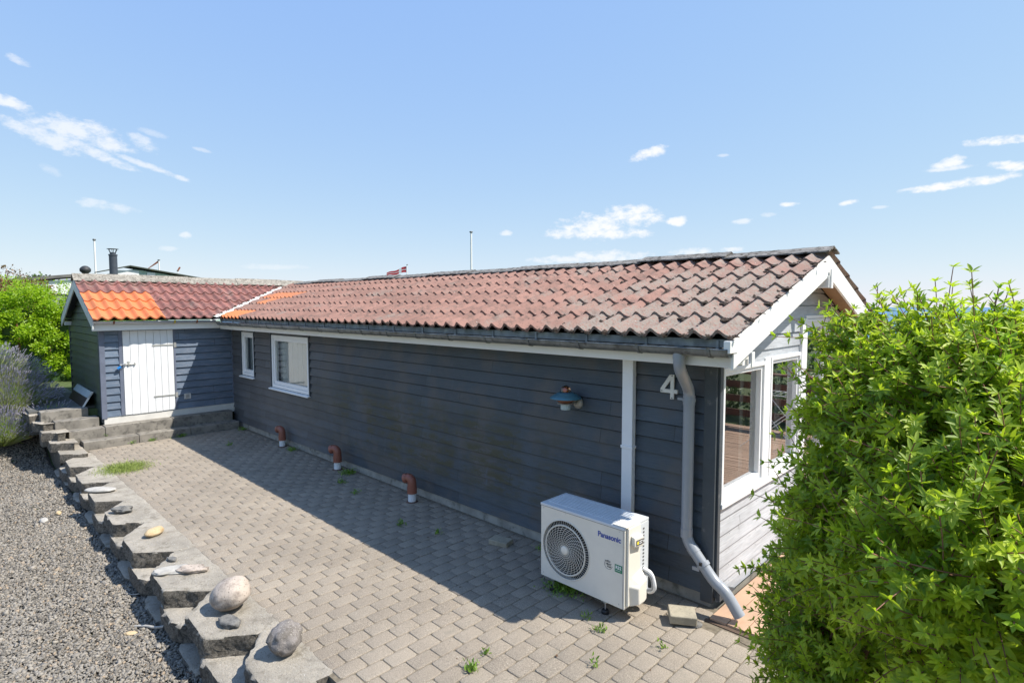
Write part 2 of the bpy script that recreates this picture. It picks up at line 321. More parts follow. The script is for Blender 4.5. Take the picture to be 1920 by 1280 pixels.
def paver_mat():
    m, nt, b = nodes('concrete_pavers'); n = NB(nt); P = n.pos(); v = n.attr('v')
    col = n.mix(v, (0.235, 0.195, 0.152), (0.292, 0.248, 0.196))
    col = n.scale(col, n.ramp(n.noise(P, 0.9, 5, 0.6), 0.3, 0.7, 0.84, 1.14))
    col = n.mix(n.ramp(n.noise(P, 150, 3, 0.7), 0.50, 0.66), col, (0.44, 0.39, 0.32))
    col = n.mix(n.ramp(n.noise(P, 190, 2, 0.7), 0.57, 0.64), col, (0.085, 0.074, 0.058))
    col = n.mix(n.m('MULTIPLY', n.ramp(n.noise(n.pos((1, 1, 1), (5, 5, 5)), 3.2, 6, 0.65), 0.58, 0.75), 0.5), col, (0.15, 0.145, 0.12))
    n.set(b, col, 0.9); n.bump(b, n.noise(P, 170, 4, 0.7), 0.6, 0.004); return m
MT['paver'] = paver_mat()
def block_mat():
    m, nt, b = nodes('rough_cast_block'); n = NB(nt); P = n.pos(); v = n.attr('v')
    col = n.scale((0.40, 0.36, 0.30), n.ramp(n.noise(P, 3, 6, 0.6), 0.3, 0.7, 0.78, 1.16))
    col = n.mix(n.ramp(n.noise(P, 95, 4, 0.7), 0.56, 0.68), col, (0.16, 0.145, 0.12))
    col = n.mix(n.ramp(n.noise(P, 70, 3, 0.6), 0.60, 0.70), col, (0.55, 0.53, 0.49))
    col = n.mix(n.m('MULTIPLY', n.ramp(n.noise(P, 7, 7, 0.75), 0.50, 0.66), 0.65), col, (0.17, 0.15, 0.115))
    n.set(b, col, 0.92); n.bump(b, n.noise(P, 45, 8, 0.8), 1.0, 0.02); return m
MT['block'] = block_mat()
def shaded_split_mat():
    m, nt, b = nodes('shaded_split_face'); n = NB(nt); P = n.pos()  # rough split stone of the block sides, with their shade put into the colour
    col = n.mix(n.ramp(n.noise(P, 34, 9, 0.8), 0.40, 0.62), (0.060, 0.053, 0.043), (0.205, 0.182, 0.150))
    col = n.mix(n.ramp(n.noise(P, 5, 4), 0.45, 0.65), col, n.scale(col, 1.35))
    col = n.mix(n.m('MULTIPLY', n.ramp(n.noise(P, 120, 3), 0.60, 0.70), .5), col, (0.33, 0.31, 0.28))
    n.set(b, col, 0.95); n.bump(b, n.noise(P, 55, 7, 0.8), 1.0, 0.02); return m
MT['shaded_split'] = shaded_split_mat()
def gravel_mat(name, base):
    m, nt, b = nodes(name); n = NB(nt); P = n.pos(); v = n.attr('v')
    c = n.mix(v, tuple(x * 0.45 for x in base), tuple(x * 1.35 for x in base))
    c = n.mix(n.ramp(n.white(n.comb(v, 1.3, 2.1)), 0.93, 0.95), c, (0.34, 0.26, 0.18))
    c = n.mix(n.m('MULTIPLY', n.ramp(n.noise(P, 1.6, 4), 0.5, 0.66), 0.35), c, (0.30, 0.28, 0.25))
    n.set(b, c, 0.85); n.bump(b, n.noise(P, 300, 3), 0.3, 0.002); return m
MT['gravel'] = gravel_mat('granite_chippings', (0.235, 0.212, 0.180))
def ground_mat():
    m, nt, b = nodes('ground_cover'); n = NB(nt); P = n.pos()
    col = n.mix(n.ramp(n.noise(P, 0.25, 6), 0.4, 0.6), (0.055, 0.095, 0.025), (0.10, 0.12, 0.04))
    col = n.mix(n.ramp(n.noise(P, 9, 5), 0.45, 0.65), col, (0.05, 0.07, 0.02))
    n.set(b, col, 0.95); n.bump(b, n.noise(P, 20, 5), 0.6, 0.05); return m
MT['ground'] = ground_mat()
MT['gravelbed'] = simple('gravel_base', (0.065, 0.06, 0.052), 0.95, var=0.4, vs=60, bump=0.8, bs=120, bd=0.01)
MT['soil'] = simple('joint_sand', (0.155, 0.130, 0.094), 0.95, var=0.3, vs=30, bump=0.5)
def sea_mat():
    m, nt, b = nodes('sea_water'); n = NB(nt); P = n.pos()
    n.set(b, n.mix(n.ramp(n.noise(P, 0.004, 4), 0.4, 0.6), (0.03, 0.12, 0.25), (0.05, 0.17, 0.32)), 0.35)
    n.bump(b, n.noise(P, 0.3, 4), 0.5, 0.5); return m
MT['sea'] = sea_mat()
def rock_mat(name, c, c2, c3, scale=9):
    m, nt, b = nodes(name); n = NB(nt); P = n.obj()
    col = n.mix(n.ramp(n.noise(P, scale, 6, 0.65), 0.42, 0.62), c, c2)
    col = n.mix(n.ramp(n.noise(P, scale * 9, 4, 0.7), 0.58, 0.68), col, c3)
    n.set(b, col, 0.88); n.bump(b, n.noise(P, scale * 6, 6, 0.7), 0.7, 0.008); return m
MT['rock_pale'] = rock_mat('pale_boulder', (0.46, 0.39, 0.33), (0.23, 0.19, 0.16), (0.12, 0.10, 0.085), 7)
MT['rock_grey'] = rock_mat('speckled_boulder', (0.22, 0.20, 0.19), (0.13, 0.115, 0.10), (0.50, 0.46, 0.42), 12)
MT['rock_beige'] = rock_mat('beige_pebble', (0.52, 0.40, 0.24), (0.44, 0.32, 0.18), (0.6, 0.5, 0.35), 10)
MT['rock_light'] = rock_mat('light_pebble', (0.43, 0.41, 0.375), (0.34, 0.325, 0.30), (0.54, 0.52, 0.48), 10)
MT['rock_dark'] = rock_mat('dark_stone', (0.17, 0.165, 0.155), (0.09, 0.088, 0.085), (0.30, 0.29, 0.27), 14)
MT['brick'] = rock_mat('loose_paver', (0.36, 0.32, 0.24), (0.28, 0.25, 0.19), (0.14, 0.12, 0.09), 8)

# ------------------------------------------------------------------ mesh builder
class MB:
    def __init__(s): s.v = []; s.f = []; s.a = []
    def add(s, vs, fs, a=None):
        o = len(s.v); s.v += [tuple(p) for p in vs]; s.f += [tuple(i + o for i in f) for f in fs]
        if a is not None:
            s.a += [0.5] * (o - len(s.a)); s.a += [a] * len(vs)
        return s
    def box(s, a, b):
        x0, y0, z0 = (min(a[i], b[i]) for i in range(3)); x1, y1, z1 = (max(a[i], b[i]) for i in range(3))
        return s.add([(x0,y0,z0),(x1,y0,z0),(x1,y1,z0),(x0,y1,z0),(x0,y0,z1),(x1,y0,z1),(x1,y1,z1),(x0,y1,z1)],
              [(0,3,2,1),(4,5,6,7),(0,1,5,4),(1,2,6,5),(2,3,7,6),(3,0,4,7)])
    def prism(s, poly, ext):
        """poly: list of 3d points, ext: 3d vector"""
        n = len(poly); e = Vector(ext); P = [Vector(p) for p in poly]
        nn = Vector((0, 0, 0))
        for i in range(n): nn += P[i].cross(P[(i + 1) % n])
        if nn.dot(e) > 0: P = P[::-1]
        Q = [p + e for p in P]
        return s.add(P + Q, [tuple(range(n)), tuple(range(2 * n - 1, n - 1, -1))] + [(i, i + n, (i + 1) % n + n, (i + 1) % n)  for i in range(n)])
    def tube(s, path, r, n=12, cap=True, sx=1.0):
        P = [Vector(p) for p in path]; rs = r if isinstance(r, (list, tuple)) else [r] * len(P)
        T = []
        for i in range(len(P)):
            t = (P[min(i + 1, len(P) - 1)] - P[max(i - 1, 0)]).normalized(); T.append(t)
        up = Vector((0, 0, 1)) if abs(T[0].z) < 0.9 else Vector((1, 0, 0))
        A = (up - T[0] * up.dot(T[0])).normalized(); vs = []
        for i in range(len(P)):
            A = (A - T[i] * A.dot(T[i])).normalized(); B = T[i].cross(A)
            for k in range(n):
                q = 2 * math.pi * k / n; vs.append(P[i] + (A * math.cos(q) * sx + B * math.sin(q)) * rs[i])
        fs = [(i*n+k, i*n+(k+1)%n, (i+1)*n+(k+1)%n, (i+1)*n+k) for i in range(len(P)-1) for k in range(n)]
        if cap: fs += [tuple(range(n-1, -1, -1)), tuple((len(P)-1)*n+k for k in range(n))]
        return s.add(vs, fs)
    def lathe(s, prof, n=32, origin=(0, 0, 0), axis='z'):
        o = Vector(origin); vs = []
        for r, h in prof:
            for k in range(n):
                q = 2*math.pi*k/n; c, d = r*math.cos(q), r*math.sin(q)
                vs.append(o + Vector({'z': (c, d, h), 'y': (c, h, -d), 'x': (h, c, d)}[axis]))
        fs = [(i*n+k, i*n+(k+1)%n, (i+1)*n+(k+1)%n, (i+1)*n+k) for i in range(len(prof)-1) for k in range(n)]
        return s.add(vs, fs)
    def build(s, name, mat, parent=None, smooth=False, bevel=0, label=None, kind=None, auto=None):
        me = bpy.data.meshes.new(name); me.from_pydata(s.v, [], s.f); me.update()
        if s.a:
            s.a += [0.5] * (len(s.v) - len(s.a))
            at = me.attributes.new('v', 'FLOAT', 'POINT'); at.data.foreach_set('value', s.a)
        me.materials.append(MT[mat] if isinstance(mat, str) else mat)
        o = bpy.data.objects.new(name, me); COL.objects.link(o)
        if smooth: me.polygons.foreach_set('use_smooth', [True] * len(me.polygons))
        if auto:
            me.polygons.foreach_set('use_smooth', [True] * len(me.polygons)); me.set_sharp_from_angle(angle=R(auto))
        if bevel:
            bm = o.modifiers.new('bevel', 'BEVEL'); bm.width = bevel; bm.segments = 2; bm.limit_method = 'ANGLE'
        fin(o, parent, label, kind); return o
def thing(name, label, cat, group=None, loc=(0, 0, 0), rz=0, local=False):
    o = bpy.data.objects.new(name, None); COL.objects.link(o); o.location = loc; o.rotation_euler = (0, 0, rz)
    o.empty_display_size = 0.1; o['label'] = label; o['category'] = cat
    if group: o['group'] = group
    if local: LOCAL.add(o.name)
    return o
LOCAL = set()
def fin(o, parent=None, label=None, kind=None):
    if parent is not None:
        o.parent = parent
        if parent.type == 'EMPTY' and parent.name not in LOCAL: o.matrix_parent_inverse = Matrix.Translation(-Vector(parent.location))
    if label: o['label'] = label
    if kind: o['kind'] = kind
    return o
def tag(o, label, cat, group=None):
    o['label'] = label; o['category'] = cat
    if group: o['group'] = group
    return o
def npmesh(name, V, F, mat, parent=None, v=None, kind=None, label=None, smooth=False, mats=None, midx=None):
    """fast mesh from numpy arrays; F is (n,k)"""
    me = bpy.data.meshes.new(name); V = np.ascontiguousarray(V, dtype=np.float32); F = np.ascontiguousarray(F, dtype=np.int32)
    me.vertices.add(len(V)); me.vertices.foreach_set('co', V.ravel())
    k = F.shape[1]; me.loops.add(F.size); me.loops.foreach_set('vertex_index', F.ravel())
    me.polygons.add(len(F)); me.polygons.foreach_set('loop_start', np.arange(0, F.size, k, dtype=np.int32))
    me.update(calc_edges=True); me.validate()
    if v is not None:
        at = me.attributes.new('v', 'FLOAT', 'POINT'); at.data.foreach_set('value', np.ascontiguousarray(v, dtype=np.float32))
    for mm in (mats or [mat]): me.materials.append(MT[mm])
    if midx is not None: me.polygons.foreach_set('material_index', np.ascontiguousarray(midx, dtype=np.int32))
    if smooth: me.polygons.foreach_set('use_smooth', [True] * len(me.polygons))
    o = bpy.data.objects.new(name, me); COL.objects.link(o); fin(o, parent, label, kind); return o

# ------------------------------------------------------------------ setting: ground, sea, paving, gravel
def terr(x, y):
    """height of the land"""
    h = np.full(np.shape(x), -0.10)
    g = (y < -2.85)
    up = np.clip((-11.1 - x) / 2.4, 0, 1); up = up * up * (3 - 2 * up)
    hg = -0.385 + .985 * up
    h = np.where(g, hg, h)
    h = np.where((~g) & (x < -11.12) & (y < -1.0), 0.58, h)
    h = np.where((x < -14.0), 0.62, h)
    d = np.maximum(0, y - 0.35 * x - 45); h = h - np.minimum(d * 0.09, 24)
    return h
def axis_pts(c0, c1, fine, far):
    a = list(np.arange(c0, c1 + 1e-6, fine)); st = fine; p = c1
    while p < far: st *= 1.35; p += st; a.append(p)
    st = fine; p = c0
    while p > -far: st *= 1.35; p -= st; a.insert(0, p)
    return np.array(a)
gx = axis_pts(-16, 5, 0.25, 900); gy = axis_pts(-7, 5, 0.25, 900)
GX, GY = np.meshgrid(gx, gy); GZ = terr(GX, GY)
V = np.stack([GX.ravel(), GY.ravel(), GZ.ravel()], 1); nx = len(gx)
ii, jj = np.meshgrid(np.arange(nx - 1), np.arange(len(gy) - 1)); q = (jj * nx + ii).ravel()
o = npmesh('ground', V, np.stack([q, q + 1, q + nx + 1, q + nx], 1), 'ground', kind='structure', smooth=False)
mb = MB(); S = 9000
mb.add([(-S, -S, -19), (S, -S, -19), (S, S * 1.6, -19), (-S, S * 1.6, -19)], [(0, 1, 2, 3)]); mb.build('sea', 'sea', kind='structure')

# paving base (joint sand) and the pavers
mb = MB(); mb.box((-10.6, -2.72, -0.09), (6.0, 0.0, -0.0058)); mb.box((-1.40, -5.2, -0.09), (6.0, -2.721, -0.0063)); mb.build('paving_joints', 'soil', kind='structure')
def pavers():
    Vs, Fs, A = [], [], []; n0 = 0
    pw, pl, gap = 0.1455, 0.219, 0.0072
    def paver(x0, x1, y0, y1, v):
        nonlocal n0
        c = 0.014 + 0.010 * rng.random(); b = 0.003; dz = abs(rng.normal(0, 0.0009))
        tx, ty = np.clip(rng.normal(0, 0.005, 2), -.012, .012); cx, cy = (x0 + x1) / 2, (y0 + y1) / 2
        x0 += rng.normal(0, .0009); x1 += rng.normal(0, .0012); y0 += rng.normal(0, .0014); y1 += rng.normal(0, .0014)
        out = [(x0+c,y0),(x1-c,y0),(x1-c*.3,y0+c*.3),(x1,y0+c),(x1,y1-c),(x1-c*.3,y1-c*.3),(x1-c,y1),(x0+c,y1),(x0+c*.3,y1-c*.3),(x0,y1-c),(x0,y0+c),(x0+c*.3,y0+c*.3)]
        # mild sag of the whole surface
        zz = lambda x, y: dz + tx * (x - cx) + ty * (y - cy) + 0.0008 * math.sin(x * 1.3) * math.cos(y * 2.1)
        ring0 = [(x, y, -0.05) for x, y in out]; ring1 = [(x, y, -0.002 + zz(x, y)) for x, y in out]
        ring2 = [(x + (cx - x) * 0.055, y + (cy - y) * 0.04, zz(x, y)) for x, y in out]
        Vs.extend(ring0 + ring1 + ring2); n = 12
        for k in range(n):
            k2 = (k + 1) % n
            Fs.append((n0+k, n0+k2, n0+n+k2, n0+n+k)); Fs.append((n0+n+k, n0+n+k2, n0+2*n+k2, n0+2*n+k))
        # top as 5 quads
        t = [n0 + 2*n + k for k in range(n)]
        for a, b_, c_, d in ((0,1,6,7),(1,2,5,6),(2,3,4,5),(0,7,8,11),(11,8,9,10)): Fs.append((t[a],t[b_],t[c_],t[d]))
        A.extend([v] * 36); n0 += 36
    x = -10.27; r = 0
    while x < 5.8:
        off = [0.0, 0.098][r % 2] + rng.uniform(0, .03)
        ylo = -2.66 if x < -1.42 else -5.1
        y = -0.045 - off
        while y > ylo:
            y1 = y if y < -0.05 else -0.045; y0 = max(y - pl, ylo - 0.02)
            if not (x > 0.0 and y1 > -0.24):
                v = min(1, max(0, rng.normal(0.5, 0.20)))
                paver(x, x + pw - gap, y0, y1 - gap, v)
            y -= pl
        if off > 0.05 and not x > 0.0: paver(x, x + pw - gap, -0.045 - off + 0.0, -0.045 - gap, rng.random())
        x += pw; r += 1
    npmesh('paving', np.array(Vs), np.array(Fs), 'paver', v=np.array(A), kind='structure')
pavers()

# gravel
def gravel():
    xs = np.arange(-14, 4.01, 0.12); ys = np.arange(-8, -3.0, 0.12)
    X, Y = np.meshgrid(xs, ys); Z = terr(X, np.minimum(Y, -3.2)) + 0.012 + 0.008 * rng.standard_normal(X.shape)
    n = len(xs); i, j = np.meshgrid(np.arange(n - 1), np.arange(len(ys) - 1)); q = (j * n + i).ravel()
    npmesh('gravel_bed', np.stack([X.ravel(), Y.ravel(), Z.ravel()], 1), np.stack([q, q+1, q+n+1, q+n], 1), 'gravelbed', kind='structure')
    # stones
    N1, N2 = 62000, 40000
    x = np.concatenate([rng.uniform(-7.5, -1.2, N1), rng.uniform(-13.4, -7.5, N2)]); y = np.concatenate([rng.uniform(-5.2, -3.12, N1), rng.uniform(-5.2, -3.12, N2)])
    N = N1 + N2
    cube = np.array([(-1,-1,-1),(1,-1,-1),(1,1,-1),(-1,1,-1),(-1,-1,1),(1,-1,1),(1,1,1),(-1,1,1)], float) * 0.5
    fc = np.array([(0,3,2,1),(4,5,6,7),(0,1,5,4),(1,2,6,5),(2,3,7,6),(3,0,4,7)])
    s = 0.0074 * np.exp(rng.normal(0, 0.30, N)) * 2
    sc = np.stack([s * rng.uniform(.9, 1.5, N), s * rng.uniform(.7, 1.1, N), s * rng.uniform(.4, .85, N)], 1)
    Vv = cube[None] * sc[:, None] * (1 + rng.normal(0, .24, (N, 8, 3)))
    a = rng.uniform(0, 2*np.pi, N); b = rng.normal(0, .5, N); c = rng.normal(0, .5, N)
    ca, sa, cb, sb, cc, sn = np.cos(a), np.sin(a), np.cos(b), np.sin(b), np.cos(c), np.sin(c)
    Rm = np.stack([np.stack([ca*cb, ca*sb*sn - sa*cc, ca*sb*cc + sa*sn], 1), np.stack([sa*cb, sa*sb*sn + ca*cc, sa*sb*cc - ca*sn], 1), np.stack([-sb, cb*sn, cb*cc], 1)], 1)
    Vv = np.einsum('nij,nkj->nki', Rm, Vv)
    z = terr(x, np.minimum(y, -3.2)) + 0.018 + rng.uniform(0, .016, N) + 0.008 * np.sin(x * 3.1) * np.sin(y * 4)
    Vv += np.stack([x, y, z], 1)[:, None]
    F = (fc[None] + (np.arange(N) * 8)[:, None, None]).reshape(-1, 4)
    npmesh('gravel', Vv.reshape(-1, 3), F, 'gravel', v=np.repeat(rng.random(N), 8), kind='stuff')
gravel()

# ------------------------------------------------------------------ house
house = thing('summer_house', 'low wooden summer house, dark blue-grey siding, long red tiled roof, shed wing', 'house', loc=(0, 0, 0))
KS = 0.338; EY = -0.38; EZ = 2.32; RY = 1.95; RZ = EZ + (RY - EY) * KS
XS = -10.79; EXS = -10.45; RXS = -12.2; KSH = (RZ - EZ) / (EXS - RXS)
YSV = -2.50; YSW = -2.34   # shed verge and side wall

def siding(name, P0, D, Nn, z0, z1, s0, s1, mat, openings=(), lim=None, parent=house, label=None, thick=0.026):
    mb = MB(); P0 = Vector((*P0, 0)); D = Vector((*D, 0)); Nn = Vector((*Nn, 0)); ex = 0.141
    def pt(s, z, o): return P0 + D * s + Nn * o + Vector((0, 0, z))
    cuts = sorted({z0, z1} | {z0 + ex * j for j in range(40) if z0 + ex * j < z1} | {z for op in openings for z in op[2:4] if z0 < z < z1})
    for za, zb in zip(cuts[:-1], cuts[1:]):
        if zb - za < 1e-5: continue
        j = math.floor((za - z0) / ex + 1e-6); zr = z0 + ex * j
        oa = thick * (1 - (za - zr) / ex) + 0.003; ob = thick * (1 - (zb - zr) / ex) + 0.003
        zm = (za + zb) / 2
        iv = [(s0, s1)]
        for a, b, c, d in openings:
            if c - 1e-6 <= za and zb <= d + 1e-6:
                nv = []
                for u, w in iv:
                    if a > u: nv.append((u, min(a, w)))
                    if b < w: nv.append((max(b, u), w))
                iv = [(u, w) for u, w in nv if w - u > 1e-4]
        for u, w in iv:
            ua = ub = u; wa = wb = w
            if lim:
                la, ra = lim(za); lb, rb = lim(zb)
                ua, wa = max(u, la), min(w, ra); ub, wb = max(u, lb), min(w, rb)
                if wa - ua < 1e-3: continue
                wb = max(wb, ub)
            if abs((zb - za) - ex) < 1e-4:      # open shadow gap under the lap of the board above
                zc = zb - .011; oc = thick * (1 - (zc - zr) / ex) + 0.003; gd = -.022
                mb.add([pt(ua, za, oa), pt(wa, za, oa), pt(wb, zc, oc), pt(ub, zc, oc)], [(0, 1, 2, 3)])
                mb.add([pt(ub, zc, oc), pt(wb, zc, oc), pt(wb, zc, gd), pt(ub, zc, gd)], [(0, 1, 2, 3)])
                mb.add([pt(ub, zc, gd), pt(wb, zc, gd), pt(wb, zb + .002, gd), pt(ub, zb + .002, gd)], [(0, 1, 2, 3)])
            else: mb.add([pt(ua, za, oa), pt(wa, za, oa), pt(wb, zb, ob), pt(ub, zb, ob)], [(0, 1, 2, 3)])
            if abs(za - zr) < 1e-4:
                mb.add([pt(ua, za, -.022), pt(wa, za, -.022), pt(wa, za, oa), pt(ua, za, oa)], [(0, 1, 2, 3)])
                mb.add([pt(ua, za, 0), pt(ua, za, oa), pt(ub, zb, ob)], [(0, 1, 2)]); mb.add([pt(wa, za, 0), pt(wa, za, oa), pt(wb, zb, ob)], [(0, 1, 2)])
    return mb.build(name, mat, parent, label=label)

W1 = (0.56, 1.19, 1.13, 2.02)     # narrow window: distances from the inner corner along the long wall
W2 = (2.03, 3.55, 1.02, 2.01)
siding('long_wall', (XS, 0), (1, 0), (0, -1), 0.10, 2.09, 0.03, 10.70, 'siding_long', [W1, W2], label='dark blue-grey lap siding wall with green algae streaks')
GW = [(0.060, 0.985, 0.88, 2.03), (1.13, 1.99, 0.88, 2.06), (2.14, 2.92, 0.14, 2.41), (2.96, 3.83, 0.86, 2.03)]
glim = lambda z: ((z - 2.20) / KS - 0.38 if z > 2.2 else -9, 2 * RY - ((z - 2.20) / KS - 0.38) if z > 2.2 else 99)
siding('gable_wall', (0, 0), (0, 1), (1, 0), 0.025, 3.0, 0.05, 3.88, 'siding_gable', GW, lim=glim, thick=0.016, label='light grey painted lap siding of the gable end')
siding('back_wall', (-14.0, 3.9), (1, 0), (0, 1), 0.10, 2.09, 0.0, 14.0, 'siding_long')
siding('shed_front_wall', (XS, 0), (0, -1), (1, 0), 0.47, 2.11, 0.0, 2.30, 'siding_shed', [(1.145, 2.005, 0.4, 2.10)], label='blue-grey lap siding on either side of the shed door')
slim = lambda z: (-9, 99) if z < 2.18 else ((z - 2.18) / KSH - 0.34, 2 * (XS - RXS) - ((z - 2.18) / KSH - 0.34))
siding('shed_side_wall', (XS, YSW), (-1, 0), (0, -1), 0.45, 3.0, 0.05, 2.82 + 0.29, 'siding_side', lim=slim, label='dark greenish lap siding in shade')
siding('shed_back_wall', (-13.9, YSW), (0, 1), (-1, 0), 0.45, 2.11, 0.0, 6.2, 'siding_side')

mb = MB(); mb.box((XS, -0.012, -0.08), (-0.01, 0.06, 0.10)); mb.box((-0.06, 0, -0.08), (-0.008, 3.88, 0.10)); mb.box((-13.85, 3.8, -0.08), (-0.02, 3.87, 0.1))
mb.build('foundation', 'concrete', house, bevel=0.004)
mb = MB(); mb.box((XS - 0.05, -2.335, 0.28), (XS - 0.002 + 0.02, -0.002, 0.468)); mb.build('shed_plinth', 'plinth', house, bevel=0.004)
mb = MB(); mb.box((-13.85, YSW + 0.01, 0.2), (XS - 0.06, YSW + 0.05, 0.45)); mb.build('foundation', 'concrete', house)
# corner boards
mb = MB(); mb.box((-0.095, -0.032, 0.035), (0.012, 0.0, 2.085)); mb.build('corner_board', 'dark_board', house, bevel=0.003)
mb = MB(); mb.box((0.0, 0.001, 0.08), (0.032, 0.052, 2.20)); mb.build('corner_board', 'dark_board', house, bevel=0.003, label='weathered corner board with bare grey wood showing')
mb = MB(); mb.box((XS, YSW - 0.03, 0.44), (XS + 0.03, YSW + 0.055, 2.12)); mb.build('corner_board', 'shed_board', house, bevel=0.003)
mb = MB(); mb.box((XS - 0.07, YSW - 0.031, 0.38), (XS - 0.001, YSW - 0.0, 2.12)); mb.build('corner_board', 'dark_board', house, bevel=0.003)
mb = MB(); mb.box((XS, -0.03, 0.47), (XS + 0.028, -0.001, 2.1)); mb.build('corner_board', 'shed_board', house)
mb = MB(); mb.box((-13.93, YSW - 0.03, 0.44), (-13.86, YSW, 2.12)); mb.build('corner_board', 'dark_board', house)
# triangular kick board at the foot of the gable corner
mb = MB(); mb.prism([(0.034, 0.0, 0.06), (0.034, 0.34, 0.06), (0.034, 0.0, 0.20)], (0.03, 0, 0)); mb.build('corner_block', 'dark_board', house)

# fascia, soffit
mb = MB(); mb.box((-10.62, -0.30, 2.08), (0.275, -0.278, 2.225)); mb.build('fascia', 'white', house, bevel=0.003)
mb = MB(); mb.box((-10.63, -2.49, 2.10), (-10.608, -0.302, 2.245)); mb.build('fascia', 'white', house, bevel=0.003)
mb = MB(); mb.box((-10.6, -0.277, 2.10), (0.25, 0.0, 2.115)); mb.box((XS, -2.47, 2.12), (-10.632, -0.05, 2.135)); mb.build('soffit', 'white', house)
mb = MB(); mb.box((-10.5, -0.335, 2.235), (0.27, -0.315, 2.298))
for k in range(40):
    x = 0.14 - k * 0.62
    if x > -10.4: mb.box((x, -0.352, 2.225), (x + 0.022, -0.3355, 2.29))
mb.build('eaves_board', 'lichen_board', house, label='grey lichen-stained board under the tiles')

# barge boards (gable end)
def barge(name, plane, base, c0, c1, w, t, mat, label=None, ax='x', zc=None):
    """vertical board following the roof slope. c0,c1: (horizontal, top z)"""
    mb = MB(); (a, za), (b, zb) = c0, c1
    pts = [(a, za), (b, zb), (b, zb - w), (a, za - w)]
    if ax == 'x': mb.prism([(plane, y, z) for y, z in pts], (t, 0, 0))
    else: mb.prism([(x, plane, z) for x, z in pts], (0, t, 0))
    return mb.build(name, mat, house, bevel=0.003, label=label)
zt = lambda y: EZ - 0.035 + (min(y, 2 * RY - y) - EY) * KS
barge('barge_board', 0.262, 0, (-0.36, zt(-0.36)), (RY - 0.002, zt(RY)), 0.215, 0.024, 'white', 'white barge board on the gable, left slope')
barge('barge_board', 0.262, 0, (2 * RY + 0.36, zt(2 * RY + 0.36)), (RY + 0.002, zt(RY)), 0.215, 0.024, 'white', 'white barge board on the gable, right slope')
for s in (1, -1):   # inner step of the barge board and soffit lining of the gable overhang
    yy = lambda y: y if s == 1 else 2 * RY - y
    mb = MB(); pts = [(yy(-0.30), zt(-0.30) - 0.03), (yy(RY - .003), zt(RY) - 0.03), (yy(RY - .003), zt(RY) - 0.05), (yy(-0.30), zt(-0.30) - 0.05)]
    mb.prism([(0.002, y, z) for y, z in pts], (0.258, 0, 0)); mb.build('gable_soffit', 'white' if s == 1 else 'old_wood', house, label=None if s == 1 else 'bare timber lining under the gable overhang')
mb = MB(); mb.box((0.0, RY - 0.05, 2.74), (0.30, RY + 0.035, 2.865)); mb.box((0.302, RY - 0.02, 2.735), (0.318, RY + 0.04, 2.93)); mb.build('ridge_purlin', 'white', house, bevel=0.003)
mb = MB(); mb.box((0.002, -0.12, 2.085), (0.255, 0.0, 2.20)); mb.box((0.288, -0.045, 2.07), (0.30, 0.01, 2.19)); mb.build('eaves_purlin', 'white', house, bevel=0.003)
mb = MB(); mb.box((0.24, -0.44, 2.20), (0.292, -0.302, 2.292)); mb.build('gutter_end_board', 'white', house, bevel=0.004)
# shed barge boards
zs = lambda x: EZ - 0.03 + (EXS - x if x > RXS else x - (2 * RXS - EXS)) * KSH
barge('barge_board', YSV, 0, (EXS - 0.06, zs(EXS - .06)), (RXS + 0.002, zs(RXS)), 0.19, 0.022, 'grey_white', 'greyed white barge board at the shed front slope', ax='y')
xb = 2 * RXS - EXS
barge('barge_board', YSV, 0, (xb + 0.02, zs(xb + .02)), (RXS - 0.002, zs(RXS)), 0.19, 0.022, 'grey_white', 'greyed white barge board at the shed back slope', ax='y')
mb = MB()
for a, b in ((EXS - .1, RXS + .003), (xb + .1, RXS - .003)):
    mb.prism([(a, YSV + .025, zs(a) - .03), (b, YSV + .025, zs(b) - .03), (b, YSV + .025, zs(b) - .05), (a, YSV + .025, zs(a) - .05)], (0, 0.14, 0))
mb.build('gable_soffit', 'dark_board', house)
mb = MB(); mb.box((-13.75, YSV + .03, 2.14), (-13.62, YSW, 2.22)); mb.build('eaves_purlin', 'grey_white', house)

